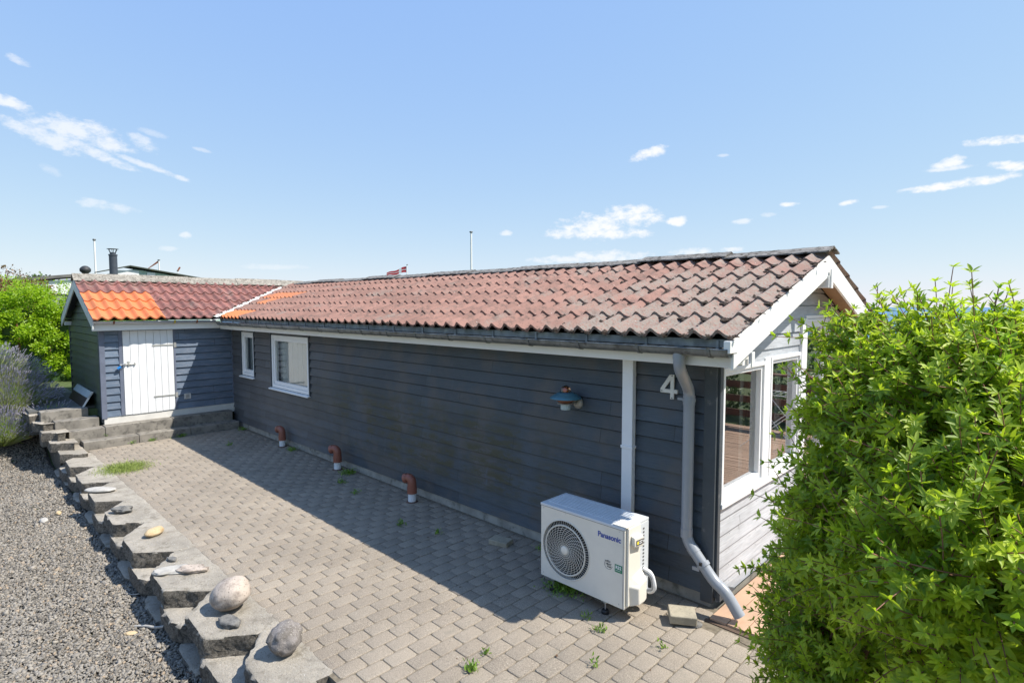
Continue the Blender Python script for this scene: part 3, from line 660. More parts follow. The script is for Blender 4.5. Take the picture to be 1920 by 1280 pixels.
# roof covering
def roof_grid(P0, S, U, k, length, up_len, rows, start=0.0, amp=0.027, wave=0.19, rowd=0.41):
    """wavy tile rows. P0: eaves point at s=0; S: unit vector along eaves; U: horizontal unit vector up the slope. returns V,F,v,(row,s centre)"""
    P0 = np.array(P0, float); S = np.array(S, float); U = np.array(U, float); up = np.array([0, 0, 1.0]); c = 1 / math.sqrt(1 + k * k)
    slope = (U + up * k) * c; nrm = (up - U * k) * c
    ns = int(length / wave * 10) + 1; s = np.linspace(0, length, ns); slen = up_len / c
    ph = 2 * np.pi * (s + start) / wave
    prof = amp * (np.cos(ph) + 0.22 * np.cos(2 * ph + 0.6))
    Vl, Fl, vl, cl = [], [], [], []; off = 0; rt = np.random.default_rng(int(abs(P0[0] * 10)) + rows)
    for r in range(rows):
        t0 = r * rowd; t1 = min((r + 1) * rowd + 0.03, slen)
        if t0 >= slen: break
        sheet = np.floor((s + start + 0.05) / 1.14).astype(int); sv = rt.random(sheet.max() + 2)[sheet]
        wv = rt.random(int(length / wave) + 3)[np.floor((s + start) / wave + .5).astype(int) - int(start / wave)]
        jig = rt.normal(0, .006, int(length / wave) + 3)[np.floor((s + start) / wave + .5).astype(int) - int(start / wave)]
        for tt, lift in ((t0, -0.004), (t0, 0.025), (t0 + 0.2, 0.011), (t1, 0.0)):
            tq = tt + (jig * (1 if tt == t0 else 0))
            Vl.append(P0 + s[:, None] * S + tq[:, None] * slope + (prof + lift)[:, None] * nrm)
            vl.append(0.6 * sv + 0.4 * wv)
        i = np.arange(ns - 1)
        for a in range(3):
            o_ = off + a * ns
            Fl.append(np.stack([o_ + i, o_ + i + 1, o_ + ns + i + 1, o_ + ns + i], 1)); cl.append(np.stack([np.full(ns - 1, r), s[:-1]], 1))
        off += 4 * ns
    return np.concatenate(Vl), np.concatenate(Fl), np.concatenate(vl), np.concatenate(cl)
def bisect(o, co, no):
    import bmesh
    bm = bmesh.new(); bm.from_mesh(o.data); bmesh.ops.bisect_plane(bm, geom=bm.verts[:] + bm.edges[:] + bm.faces[:], plane_co=co, plane_no=no, clear_outer=True)
    bm.to_mesh(o.data); bm.free()
def roof_part(name, data, sel, mat, label=None, cut=None):
    V, F, v, c = data; F2 = F[sel]
    if len(F2) == 0: return
    u, inv = np.unique(F2, return_inverse=True); F2 = inv.reshape(F2.shape)
    o = npmesh(name, V[u], F2, mat, house, v=v[u], label=label, smooth=False)
    o.data.polygons.foreach_set('use_smooth', [True] * len(o.data.polygons)); o.data.set_sharp_from_angle(angle=R(50))
    for co, no in (cut or []): bisect(o, co, no)
    return o
va = Vector((EXS, EY, 0)); vb = Vector((RXS, RY, 0)); vd = (vb - va).normalized(); vn = Vector((-vd.y, vd.x, 0))   # points to +... 
if vn.x > 0: vn = -vn                                    # toward the shed side
# main front slope
L0 = 13.2
dm = roof_grid((0.285 - L0, EY, EZ), (1, 0, 0), (0, 1, 0), KS, L0, RY - EY, 7, start=0.02)
row, sx = dm[3][:, 0], dm[3][:, 1] - L0 + 0.285
or1 = (row == 0) & (sx < -9.35); or2 = (row == 3) & (sx < -9.65) & (sx > -11.1); or3 = (row == 2) & (sx < -9.95) & (sx > -10.5) 
cutm = [((va - vn * 0.075)[:], vn[:])]
roof_part('roof_tiles', dm, ~(or1 | or2 | or3), 'roof', 'weathered pinkish red wavy tiles with lichen', cutm)
roof_part('replacement_tiles', dm, or1, 'roof_orange', 'bright orange tiles at the inner eaves corner', cutm)
roof_part('replacement_tiles', dm, or2 | or3, 'roof_orange_old', 'orange tile patch in the middle of the slope by the valley', cutm)
db = roof_grid((0.285, 2 * RY - EY, EZ), (-1, 0, 0), (0, -1, 0), KS, 12.0, RY - EY, 7)
roof_part('roof_tiles', db, np.ones(len(db[1]), bool), 'roof', 'tiles of the back slope')
# shed slopes
ds = roof_grid((EXS, YSV + 0.0, EZ), (0, 1, 0), (-1, 0, 0), KSH, 4.5, EXS - RXS, 6, start=0.05)
row, sy = ds[3][:, 0], ds[3][:, 1] + YSV
orS = (row <= 2) & (sy < -1.34)
cuts = [((va + vn * 0.06)[:], (-vn)[:])]
roof_part('roof_tiles', ds, ~orS, 'roof_shed', 'dark red mossy wavy tiles of the shed roof', cuts)
roof_part('replacement_tiles', ds, orS, 'roof_orange', 'bright orange new tiles at the outer end of the shed roof', cuts)
dk = roof_grid((xb, 5.0, EZ), (0, -1, 0), (1, 0, 0), KSH, 7.5, RXS - xb, 6)
roof_part('roof_tiles', dk, np.ones(len(dk[1]), bool), 'roof_shed', 'tiles of the shed back slope')
# underlay closes the gaps under tiles
mb = MB()
zu = lambda y: EZ - 0.05 + (min(y, 2 * RY - y) - EY) * KS
mb.add([(0.26, EY + .06, zu(EY + .06)), (0.26, RY, zu(RY)), (-12.2, RY, zu(RY)), (-10.5, EY + .06, zu(EY + .06))], [(0, 1, 2, 3)])
mb.add([(0.26, 2*RY-EY-.06, zu(EY + .06)), (0.26, RY, zu(RY)), (-12.2, RY, zu(RY)), (-13.9, 2*RY-EY-.06, zu(EY + .06))], [(0, 1, 2, 3)])
zk = lambda x: EZ - 0.05 + (EXS - x if x > RXS else x - xb) * KSH
mb.add([(EXS - .06, YSV + .02, zk(EXS - .06)), (RXS, YSV + .02, zk(RXS)), (RXS, RY, zk(RXS)), (EXS - .06, EY, zk(EXS - .06))], [(0, 1, 2, 3)])
mb.add([(xb + .06, YSV + .02, zk(xb + .06)), (RXS, YSV + .02, zk(RXS)), (RXS, 4.9, zk(RXS)), (xb + .06, 4.9, zk(xb + .06))], [(0, 1, 2, 3)])
mb.build('roof_underlay', 'under', house)
# valley flashing
mb = MB(); n_ = 14
for k in range(n_):
    a = va.lerp(vb, k / n_ - (0.02 if k == 0 else 0)); b = va.lerp(vb, (k + 1) / n_)
    za = EZ + (RZ - EZ) * k / n_ - 0.004; zb = EZ + (RZ - EZ) * (k + 1) / n_ - 0.004
    wob = 0.004 * math.sin(k * 2.1)
    P = lambda p, z, q: (p.x + vn.x * q, p.y + vn.y * q, z + 0.25 * abs(q) + 0.012)
    mb.add([P(a, za, -0.11 + wob), P(a, za, 0), P(a, za, 0.10), P(b, zb, 0.10), P(b, zb, 0), P(b, zb, -0.11 + wob)], [(0, 1, 4, 5), (1, 2, 3, 4)])
mb.build('valley_flashing', 'flashing', house, label='pale metal valley strip between the two roofs')
mb = MB(); mb.prism([(EXS - .12, EY + .10, EZ - .01), (EXS + .12, EY - .02, EZ - 0.03), (EXS + .10, EY - .10, EZ - .05), (EXS - .10, EY - .10, EZ - .05)], (0, 0, 0.012)); mb.build('valley_flashing', 'flashing', house, label='pale flap of flashing hanging over the gutter corner')

# ridge cappings
def ridge(name, A, B, mat, half, k1, k2, seg, rough, label, lift=0.03, th=0.014, along='x'):
    A = Vector(A); B = Vector(B); Ld = (B - A).length; D = (B - A).normalized(); Sd = Vector((D.y, -D.x, 0)) if True else None
    mb = MB(); n = int(Ld / seg) + 1
    for q in range(n):
        s0 = q * seg - (0.03 if q else 0); s1 = min((q + 1) * seg, Ld); sub = max(2, int((s1 - s0) / 0.05))
        dz0 = lift + rng.normal(0, .004) + (0.010 if q % 2 else 0); tilt = rng.normal(0, .006)
        for sgn, kk in ((1, k1), (-1, k2)):
            rowsP = []
            for i in range(sub + 1):
                s = s0 + (s1 - s0) * i / sub; P = A + D * s; dz = dz0 + tilt * (i / sub - .5)
                rr = [P + Vector((0, 0, dz + 0.012 + rng.normal(0, rough * .3)))]
                for f in (0.35, 0.7, 1.0):
                    w = half * f + (rng.normal(0, rough) if f == 1.0 else 0)
                    rr.append(P + Sd * sgn * w + Vector((0, 0, dz + .008 - w * kk + rng.normal(0, rough * .35))))
                rr.append(rr[-1] - Vector((0, 0, th))); rr.append(rr[0] - Vector((0, 0, th)))
                rowsP.append(rr)
            m_ = len(rowsP[0]); vs = [p for r_ in rowsP for p in r_]
            fs = [(i*m_+j, i*m_+(j+1)%m_, (i+1)*m_+(j+1)%m_, (i+1)*m_+j) for i in range(sub) for j in range(m_)]
            fs += [tuple(range(m_)), tuple(sub*m_+j for j in range(m_ - 1, -1, -1))]
            mb.add(vs, fs)
    return mb.build(name, mat, house, label=label, auto=40)
ridge('ridge_capping', (0.33, RY, RZ + 0.012), (-11.6, RY, RZ + 0.012), 'ridge_dark', 0.19, 0.30, 0.30, 1.1, 0.006, 'dark mossy slate-grey ridge capping')
ridge('ridge_capping', (RXS, YSV - 0.02, RZ + 0.06), (RXS, 2.3, RZ + 0.06), 'ridge_light', 0.17, .80, .80, 1.05, 0.002, 'pale grey lichen-covered ridge capping of the shed')

# moss clumps in the tile steps
def moss():
    V, F = [], []; n0 = 0
    ico = [(0,0,1),(0.9,0,.3),(.28,.85,.3),(-.72,.53,.3),(-.72,-.53,.3),(.28,-.85,.3)]
    for _ in range(4200):
        r = rng.integers(0, 6); x = -rng.random() ** 1.3 * 8.5 + 0.25; 
        w = round((x + 13.2 - .285 + .02) / .19 + .5) * .19 - .02 - 13.2 + .285 - 0.095 + rng.normal(0, .025)   # in the troughs
        t = r * 0.41 - abs(rng.normal(0, .030)) if rng.random() < 0.75 else rng.random() * 2.4
        if t < 0: t = rng.random() * .02
        c = 1 / math.sqrt(1 + KS * KS); y = EY + t * c; z = EZ + t * c * KS - 0.012
        if x < -10.3: continue
        dens = 1.0 if x > -3 else 0.5
        if rng.random() > dens: continue
        s = abs(rng.normal(0.010, .008)) + .004
        for p in ico:
            V.append((w + p[0] * s * rng.uniform(.7, 1.6), y + p[1] * s * rng.uniform(.7, 1.3), z + 0.004 + p[2] * s * .9 * rng.uniform(.6, 1.2)))
        F += [(n0, n0 + 1 + k, n0 + 1 + (k + 1) % 5) for k in range(5)]; n0 += 6
    for _ in range(700):  # crumbs along the eaves
        x = rng.uniform(-9.5, .25); w = x; y = EY + rng.uniform(-.01, .03); ph = 2 * math.pi * (x + 13.2 - .285 + .02) / .19
        z = EZ + 0.023 * math.cos(ph) + 0.002; s = abs(rng.normal(.006, .003)) + .003
        for p in ico: V.append((w + p[0] * s * 1.4, y + p[1] * s * 1.2, z + p[2] * s * rng.uniform(.5, 1.1) - .006))
        F += [(n0, n0 + 1 + k, n0 + 1 + (k + 1) % 5) for k in range(5)]; n0 += 6
    npmesh('moss', np.array(V), np.array(F), 'moss', house, kind='stuff', label='dry brown moss crumbs in the tile steps')
moss()

# gutters
def gutter(A, B, r, mat, label, brk, out, clip=None):
    A = Vector(A); B = Vector(B); D = (B - A).normalized(); O = Vector(out); mb = MB(); n = 10
    th = 0.004; prof = [(math.cos(math.pi + math.pi * i / n) * r, math.sin(math.pi + math.pi * i / n) * r) for i in range(n + 1)]
    inner = [(a * (1 - th / r), b * (1 - th / r)) for a, b in prof][::-1]
    bead = [(r + 0.006 * math.cos(q), 0.006 * math.sin(q)) for q in (-2.2, -1.2, -.2, .8, 1.8, 2.8)]
    ring = prof + inner; m = len(ring); vs = []
    for P in (A, B): vs += [P + O * a + Vector((0, 0, b)) for a, b in ring]
    mb.add(vs, [(i, (i + 1) % m, m + (i + 1) % m, m + i) for i in range(m)] )
    mb.tube([A + O * r, B + O * r], 0.0065, 8)
    for P in (A, B):  # end caps
        c = [P + O * a + Vector((0, 0, b)) for a, b in prof]; mb.add(c, [tuple(range(len(c)))])
    g = mb.build('gutter', mat, house, label=label, auto=40)
    for i, (s, bm) in enumerate(brk):
        P = A + D * s; b = MB(); rr = r + 0.004; w = 0.014
        pr = [(math.cos(math.pi + math.pi * k / 10) * rr, math.sin(math.pi + math.pi * k / 10) * rr) for k in range(11)] + [(rr + .003, .012)]
        for k in range(len(pr) - 1):
            q = [P + O * pr[k][0] + Vector((0, 0, pr[k][1])) - D * w, P + O * pr[k + 1][0] + Vector((0, 0, pr[k + 1][1])) - D * w]
            b.add([q[0], q[1], q[1] + D * 2 * w, q[0] + D * 2 * w], [(0, 1, 2, 3)])
            q2 = [x + (x - P - D * (x - P).dot(D)).normalized() * .003 for x in q]
            b.add([q2[0], q2[1], q2[1] + D * 2 * w, q2[0] + D * 2 * w], [(0, 1, 2, 3)]); b.add([q[0], q[1], q2[1], q2[0]], [(0, 1, 2, 3)]); 
            b.add([q[0] + D*2*w, q[1] + D*2*w, q2[1] + D*2*w, q2[0] + D*2*w], [(0, 1, 2, 3)])
        b.build('gutter_bracket', bm, g)
    return g
gy_ = -0.383
gutter((0.272, gy_ - .0, 2.225), (-10.42, gy_ - .0, 2.225), 0.062, 'gutter', 'grimy dark zinc half-round gutter on the long eaves', [(0.15 + 0.62 * i, 'bracket') for i in range(17)], (0, -1, 0))
gutter((-10.545, -2.49, 2.275), (-10.545, -0.42, 2.265), 0.046, 'gutter_new', 'shiny pale zinc gutter on the shed eaves', [(0.32, 'rust'), (0.80, 'gutter_new'), (1.32, 'yellowclip'), (1.72, 'rust')], (1, 0, 0))
gutter((xb + .05, -2.44, 2.27), (xb + .05, 4.9, 2.25), 0.05, 'gutter', 'dark gutter on the shed back eaves', [], (-1, 0, 0))

# downpipe
def smooth(pts, r=0.08, n=5):
    P = [Vector(p) for p in pts]; out = [P[0]]
    for i in range(1, len(P) - 1):
        a = (P[i-1] - P[i]); b = (P[i+1] - P[i]); ra = min(r, a.length * .45); rb = min(r, b.length * .45)
        p0 = P[i] + a.normalized() * ra; p1 = P[i] + b.normalized() * rb
        for k in range(n + 1):
            t = k / n; out.append(p0 * (1 - t) ** 2 + P[i] * 2 * t * (1 - t) + p1 * t * t)
    out.append(P[-1]); return out
mb = MB(); pth = smooth([(-0.150, -0.375, 2.19), (-0.150, -0.372, 2.06), (-0.195, -0.10, 1.84), (-0.195, -0.10, 0.56), (0.06, -0.115, 0.285), (0.165, -0.125, 0.235), (0.285, -0.12, 0.07)], 0.07)
mb.tube(pth, 0.047, 20)
for a, b in (((-0.150, -0.375, 2.195), (-0.150, -0.374, 2.13)), ((-0.195, -0.10, 1.80), (-0.195, -0.10, 1.72)), ((-0.195, -0.10, 0.66), (-0.195, -0.10, 0.58)), ((-.145, -.102, .506), (-.11, -.104, .468))):
    mb.tube([a, b], 0.0505, 20)
dp = mb.build('downpipe', 'pvc', house, auto=40, label='grey plastic downpipe with swan neck at the house corner')
mb = MB(); mb.tube([(-0.195, -0.10, 1.775), (-0.195, -0.10, 1.748)], 0.055, 16); mb.box((-0.30, -0.105, 1.752), (-0.14, -0.095, 1.772)); mb.box((-.20, -.06, 1.755), (-.19, -.002, 1.77)); mb.build('pipe_clamp', 'pvc', dp, auto=40)
mb = MB(); mb.tube([(-0.045, -0.108, 0.402), (-0.023, -0.109, 0.378)], 0.056, 16); mb.box((-.12, -.135, .33), (-.06, -.125, .36)); mb.build('pipe_clamp', 'pvc', dp, auto=40)
mb = MB(); mb.box((-.045, -.172, .40), (-.022, -.155, .425)); mb.build('clamp_screw', 'black', dp)
mb = MB(); mb.tube([(-0.150, -0.380, 2.235), (-0.150, -0.376, 2.192)], 0.040, 16); mb.build('outlet', 'bracket', dp)

# windows
def window(P0, D, Nn, s0, s1, z0, z1, label, frame=0.055, sash=0.05, sill=True, glass='pane', curt=None, mat='window_white', depth=0.02):
    P0 = Vector((*P0, 0)); D = Vector((*D, 0)); Nn = Vector((*Nn, 0))
    def bx(mb, a, b, za, zb, o0, o1):
        ps = [P0 + D * s + Nn * o for s, o in ((a, o0), (b, o0), (b, o1), (a, o1))]
        mb.prism([(p.x, p.y, za) for p in ps], (0, 0, zb - za))
    def ring(mb, a, b, za, zb, w, o0, o1, wb=None):
        wb = wb or w
        bx(mb, a, a + w, za, zb, o0, o1); bx(mb, b - w, b, za, zb, o0, o1); bx(mb, a + w, b - w, za, za + wb, o0, o1 - .001); bx(mb, a + w, b - w, zb - w, zb, o0, o1 - .001)
    mb = MB(); ring(mb, s0, s1, z0, z1, frame, -0.09, depth); w = mb.build('window', mat, house, bevel=0.003, label=label)
    g0, g1, h0, h1 = s0 + frame + .002, s1 - frame - .002, z0 + frame + .002, z1 - frame - .002
    mb = MB(); ring(mb, g0, g1, h0, h1, sash, -0.07, depth - 0.018, sash * 1.25); mb.build('sash', mat, w, bevel=0.004)
    mb = MB(); p = [P0 + D * s + Nn * -0.03 for s in (g0 + sash, g1 - sash)]; za, zb = h0 + sash * 1.25, h1 - sash
    mb.add([(p[0].x, p[0].y, za), (p[1].x, p[1].y, za), (p[1].x, p[1].y, zb), (p[0].x, p[0].y, zb)], [(0, 1, 2, 3)]); mb.build('pane', glass, w)
    if sill:
        mb = MB(); ps = lambda s, o, z: P0 + D * s + Nn * o + Vector((0, 0, z))
        mb.prism([ps(s0 - .05, -.01, z0 - .002), ps(s0 - .05, .075, z0 - .022), ps(s0 - .05, .075, z0 - .042), ps(s0 - .05, -.01, z0 - .03)], D * (s1 - s0 + .08)); mb.build('sill', mat, w, bevel=0.002)
    if curt:
        a, b, cm = curt; mb = MB(); n = 80; vs = []
        for i in range(n + 1):
            s = a + (b - a) * i / n; o = -0.13 + 0.010 * math.sin(i * 0.9) + 0.006 * math.sin(i * 2.3 + 1)
            for z in (z0 + .02, z1 - .03): vs.append(P0 + D * s + Nn * o + Vector((0, 0, z)))
        mb.add(vs, [(2*i, 2*i+2, 2*i+3, 2*i+1) for i in range(n)]); mb.build('curtain', cm, w, smooth=True)
    return w
wn = window((XS, 0), (1, 0), (0, -1), *W1, 'narrow white window with grey curtain', curt=(W1[0] + .05, W1[1] - .05, 'curtain_grey'))
wn = window((XS, 0), (1, 0), (0, -1), *W2, 'wide white window with closed pale curtain', curt=(W2[0] + .05, W2[1] - .30, 'curtain'))
mb = MB()   # dark window reveals
for w in (W1, W2):
    for s in (w[0] - .035, w[1] + .004): mb = MB(); mb.box((XS + s, -0.034, w[2] - .02), (XS + s + .031, -0.001, 2.085)); mb.build('window_trim', 'dark_board', house)
for i, (g, lb) in enumerate(zip(GW, ['tall terrace window nearest the downpipe corner', 'second terrace window', 'full height glazed terrace door', 'terrace window beyond the door'])):
    window((0, 0), (0, 1), (1, 0), *g, lb, frame=0.035, sash=0.035 if i != 2 else .06, sill=False, glass='pane_gable', depth=0.034)
for a, b in (((0.0, 0.987, 0.88), (0.028, 1.128, 2.06)), ((0.0, 1.992, .88), (0.040, 2.138, 2.42)), ((0, 2.922, .86), (.04, 2.958, 2.42)), ((0, 2.138, 2.414), (.03, 2.922, 2.45))):
    mb = MB(); mb.box(a, b); mb.build('window_post', 'window_white', house, bevel=.003)
mb = MB(); mb.box((0.0, 0.055, 0.835), (0.045, 2.10, 0.878)); mb.build('window_apron', 'window_white', house, bevel=.003)
# interior seen through the panes
mb = MB()
mb.box((-4.0, 0.12, 0.02), (-3.94, 3.8, 2.2)); mb.box((-4.0, 3.74, .1), (-0.1, 3.79, 2.15)); mb.build('interior_wall', 'interior', house)
mb = MB(); mb.box((-4.0, 0.07, 0.02), (-0.06, 3.8, 0.06)); mb.build('interior_floor', 'interior_floor', house)
mb = MB(); mb.box((-4.0, 0.05, 0.1), (-0.11, 0.08, 2.12)); mb.box((-10.7, .3, .1), (-4.1, .33, 2.1)); mb.build('interior_wall', 'interior', house)
mb = MB(); mb.box((-.30, .08, .83), (-.09, 2.1, .86)); mb.build('inner_sill', 'window_white', house)
for y in (0.86, 1.78):
    mb = MB(); n = 14; vs = []
    for i in range(n + 1):
        for z in (.9, 2.02): vs.append((-0.16 + .014 * math.sin(i * 1.8), y + .20 * i / n, z))
    mb.add(vs, [(2*i, 2*i+2, 2*i+3, 2*i+1) for i in range(n)]); mb.build('side_curtain', 'curtain', house, smooth=True)

# shed door
D0, D1, DZ0, DZ1 = -2.005, -1.145, 0.475, 2.085
mb = MB(); nb = 7; ws = [.12, .135, .13, .13, .12, .12, .105]; y = D0 + 0.003
tot = sum(ws); ws = [w * (D1 - D0 - .006) / tot for w in ws]; joints = []
for i, w in enumerate(ws):
    mb.box((XS + 0.012, y + 0.0025, DZ0 + rng.normal(0, .002)), (XS + 0.036, y + w - 0.0025, DZ1)); y += w; joints.append(y)
door = mb.build('shed_door', 'door_white', house, bevel=0.003, label='white plank door of the shed')
mb = MB(); mb.box((XS + .002, D0, DZ0 + .01), (XS + .0118, D1, DZ1)); mb.build('door_back', 'grey_white', door)
for z in (0.77, 1.78):
    mb = MB(); mb.box((XS + .037, -1.52, z - .016), (XS + .042, -1.14, z + .016)); mb.tube([(XS + .045, -1.135, z - .05), (XS + .045, -1.135, z + .05)], .010, 8); mb.box((XS + .037, -1.13, z - .05), (XS + .041, -1.095, z + .05))
    for y in (-1.48, -1.38, -1.28, -1.2): mb.box((XS + .042, y, z - .006), (XS + .046, y + .012, z + .006))
    mb.build('strap_hinge', 'hinge', door)
mb = MB(); mb.tube([(XS + .052, -2.06, 1.445), (XS + .052, -1.80, 1.445)], .008, 8)
for y in (-1.985, -1.93, -1.83): mb.box((XS + .037, y, 1.42), (XS + .062, y + .016, 1.47))
mb.box((XS + .0365, -1.945, 1.40), (XS + .042, -1.90, 1.50)); mb.build('sliding_bolt', 'hinge', door)
for a, b in ((D0 - .06, D0 - .002), (D1 + .002, D1 + .035)): mb = MB(); mb.box((XS, a, .47), (XS + .034, b, 2.10)); mb.build('door_frame', 'shed_board', house, bevel=.003)
lk = thing('padlock', 'blue padlock hanging from the sliding bolt of the white shed door', 'padlock', loc=(XS + .07, -2.07, 1.39))
mb = MB(); mb.tube([(XS + .06, -2.10, 1.37), (XS + .072, -2.05, 1.405)], .026, 14); mb.build('lock_body', 'padlock', lk, auto=40)
mb = MB(); mb.tube(smooth([(XS + .066, -2.06, 1.40), (XS + .066, -2.03, 1.45), (XS + .066, -1.99, 1.45), (XS + .066, -2.02, 1.39)], .02), .005, 8); mb.build('shackle', 'steel', lk)
vt = thing('wall_vent', 'small square white vent grille low on the shed front siding', 'vent', loc=(XS + .03, -0.92, .72))
mb = MB(); mb.box((XS + .018, -.98, .665), (XS + .034, -.86, .775)); mb.build('frame', 'plinth', vt, bevel=.002)
mb = MB()
for i in range(5): mb.box((XS + .0345, -.955, .683 + i * .017), (XS + .0375, -.885, .690 + i * .017))
mb.build('slat', 'grey_ink', vt)

# ------------------------------------------------------------------ steps
def step(name, a, b, label, parent):
    mb = MB(); (x0, y0, z0), (x1, y1, z1) = a, b
    mb.box(a, b); o = mb.build(name, 'step', parent, bevel=0.008, label=label); return o
st = thing('concrete_steps', 'grey concrete steps running along the shed front and climbing beside it', 'steps', loc=(-10.5, -1.5, 0))
for (y0, y1, zz) in ((-2.74, -1.90, .147), (-1.893, -1.02, .149), (-1.013, -.10, .146)): step('tread', (-10.56, y0, -.05), (-10.275, y1, zz), None, st)
for (y0, y1, zz) in ((-2.90, -2.372, .322), (-2.365, -1.26, .335), (-1.253, -.13, .342)): step('tread', (-10.80, y0, -.05), (-10.545, y1, zz), None, st)
step('tread', (-11.12, -3.06, 0), (-10.81, -2.41, .482), None, st)
step('tread', (-11.42, -3.22, 0), (-11.125, -2.52, .635), None, st)
mb = MB(); mb.box((-15.2, -3.35, 0.2), (-11.424, -2.36, 0.625)); mb.build('patio', 'patio', kind='structure')
# leaning panel beside the shed
pn = thing('leaning_panel', 'dark brown board with pale grey metal rim leaning against the shed side wall', 'board', loc=(-12, -2.42, .7))
mb = MB(); mb.prism([(-12.95, -2.56, .628), (-12.95, -2.535, .628), (-12.95, -2.445, .80), (-12.95, -2.475, .80)], (1.62, -.02, .0)); mb.build('board', 'panel_brown', pn, bevel=.003)
mb = MB(); mb.prism([(-12.98, -2.478, .795), (-12.98, -2.445, .795), (-12.98, -2.375, .895), (-12.98, -2.405, .905)], (1.68, -.02, .0)); mb.build('sheet', 'panel_pale', pn)
mb = MB(); mb.prism([(-11.325, -2.585, .628), (-11.325, -2.555, .628), (-11.325, -2.395, .905), (-11.325, -2.425, .91)], (.02, 0, 0)); mb.build('rim', 'white', pn)

# ------------------------------------------------------------------ retaining wall of chamfered blocks
wallp = thing('retaining_wall', 'low sawtooth retaining wall of rough grey concrete blocks between gravel and paving', 'retaining wall', loc=(-6, -3, -.45))
def rough_block(poly, z0, z1, amp=0.006, bev=0.016, name='wall_block', parent=wallp, sub=0.045):
    """polygon outline (ccw from above) extruded, resampled and roughened"""
    import bmesh
    bm = bmesh.new(); vs = [bm.verts.new((x, y, z1)) for x, y in poly]; f = bm.faces.new(vs)
    if f.normal.z < 0: f.normal_flip()
    r = bmesh.ops.extrude_face_region(bm, geom=[f]); dv = [v for v in r['geom'] if isinstance(v, bmesh.types.BMVert)]
    for v in dv: v.co.z = z0
    bmesh.ops.recalc_face_normals(bm, faces=bm.faces[:])
    bmesh.ops.bevel(bm, geom=[e for e in bm.edges if max(e.verts[0].co.z, e.verts[1].co.z) > z1 - 1e-4], offset=bev, segments=2, affect='EDGES', profile=.6)
    bmesh.ops.triangulate(bm, faces=[f for f in bm.faces if len(f.verts) > 4])
    for _ in range(4):
        es = [e for e in bm.edges if e.calc_length() > sub * 1.5]
        if not es: break
        bmesh.ops.subdivide_edges(bm, edges=es, cuts=1, use_grid_fill=True)
        bmesh.ops.triangulate(bm, faces=[f for f in bm.faces if len(f.verts) > 4])
    bm.normal_update(); seed = Vector((random.random() * 50, 0, 0))
    for v in bm.verts:
        side = 1 - abs(v.normal.z)
        v.co += v.normal * (mnoise.fractal(v.co * 14 + seed, 1.0, 2.0, 4) * amp * (0.6 + 1.9 * side) + mnoise.noise(v.co * 45 + seed) * amp * (.25 + .9 * min(1, side * 1.5)))
    me = bpy.data.meshes.new(name); bm.to_mesh(me); bm.free(); me.materials.append(MT['block']); me.materials.append(MT['shaded_split']); me.update()
    for p in me.polygons: p.material_index = 1 if abs(p.normal.z) < .55 else 0  # steep faces take the stone darkened by painted-in shade, tops stay pale
    me.polygons.foreach_set('use_smooth', [True] * len(me.polygons)); me.set_sharp_from_angle(angle=R(45))
    o = bpy.data.objects.new(name, me); COL.objects.link(o); fin(o, parent); return o
# tips (outermost far corners) measured along the wall, front to back
tips = [(-1.06, -3.10, 0), (-2.07, -3.08, 0), (-3.05, -3.17, 0), (-4.15, -3.17, 0), (-5.29, -3.17, 0), (-6.38, -3.14, 0), (-7.45, -3.13, 0), (-8.60, -3.10, 0), (-9.70, -3.08, 0), (-10.42, -3.10, .075), (-10.82, -3.18, .20), (-11.15, -3.25, .34), (-11.55, -3.32, .46), (-12.0, -3.36, .58)]
for i in range(1, len(tips)):
    tx_, ty_, tz = tips[i]; px_ = tips[i - 1][0]; W = px_ - tx_
    if tz > 0: W = 1.0
    k = W / 1.08; y = ty_
    N0 = (tx_ - .36 * k, y + .30); T = (tx_, y); Bq = (tx_ + .50 * k, y - .015); N1 = (tx_ + .76 * k, y + .30)
    yr = -2.665 - max(0, tz) * 1.2
    if i == 1: N1 = (tx_ + .62, y + .34); Bq = (tx_ + .45, y + .0)
    poly = [(N0[0] + .006, yr), (N0[0] + .006, N0[1]), T, Bq, (N1[0] - .004, N1[1]), (N1[0] - .004, yr)]
    if i == 1: poly = [(-2.44, yr), (-2.44, -2.78), T, (-1.66, -3.10), (-1.52, -2.86), (-1.50, yr - .01), (-1.60, yr + .005)]
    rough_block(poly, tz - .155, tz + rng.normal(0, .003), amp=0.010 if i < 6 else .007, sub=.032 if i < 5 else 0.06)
mb = MB(); mb.box((-10.4, -3.02, -.52), (-1.62, -2.70, -.162)); mb.box((-12.4, -3.06, -.5), (-10.4, -2.72, .06)); mb.build('backing', 'shaded_split', wallp)
# lower courses: same blocks shifted by half
for c, (sh, z1, z0) in enumerate(((0.36, -.160, -.315), (-0.12, -.320, -.50))):
    for i in range(1, len(tips)):
        tx_, ty_, tz = tips[i]; W = min(1.1, tips[i - 1][0] - tx_); tx_ += sh * 1.05; y = ty_ - .018 * (c + 1)
        if tz > .3: continue
        k = 1.02
        poly = [(tx_ - .33 * k, -2.75), (tx_ - .33 * k, y + .22), (tx_ - .06, y + .02), (tx_ + .05, y - .01), (tx_ + .42 * k, y - .02), (tx_ + .54, y + .03), (tx_ + .70 * k, y + .22), (tx_ + .70 * k, -2.75)]
        if tx_ > -1.3: continue
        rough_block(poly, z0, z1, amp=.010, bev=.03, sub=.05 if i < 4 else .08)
        if tz > 0: break

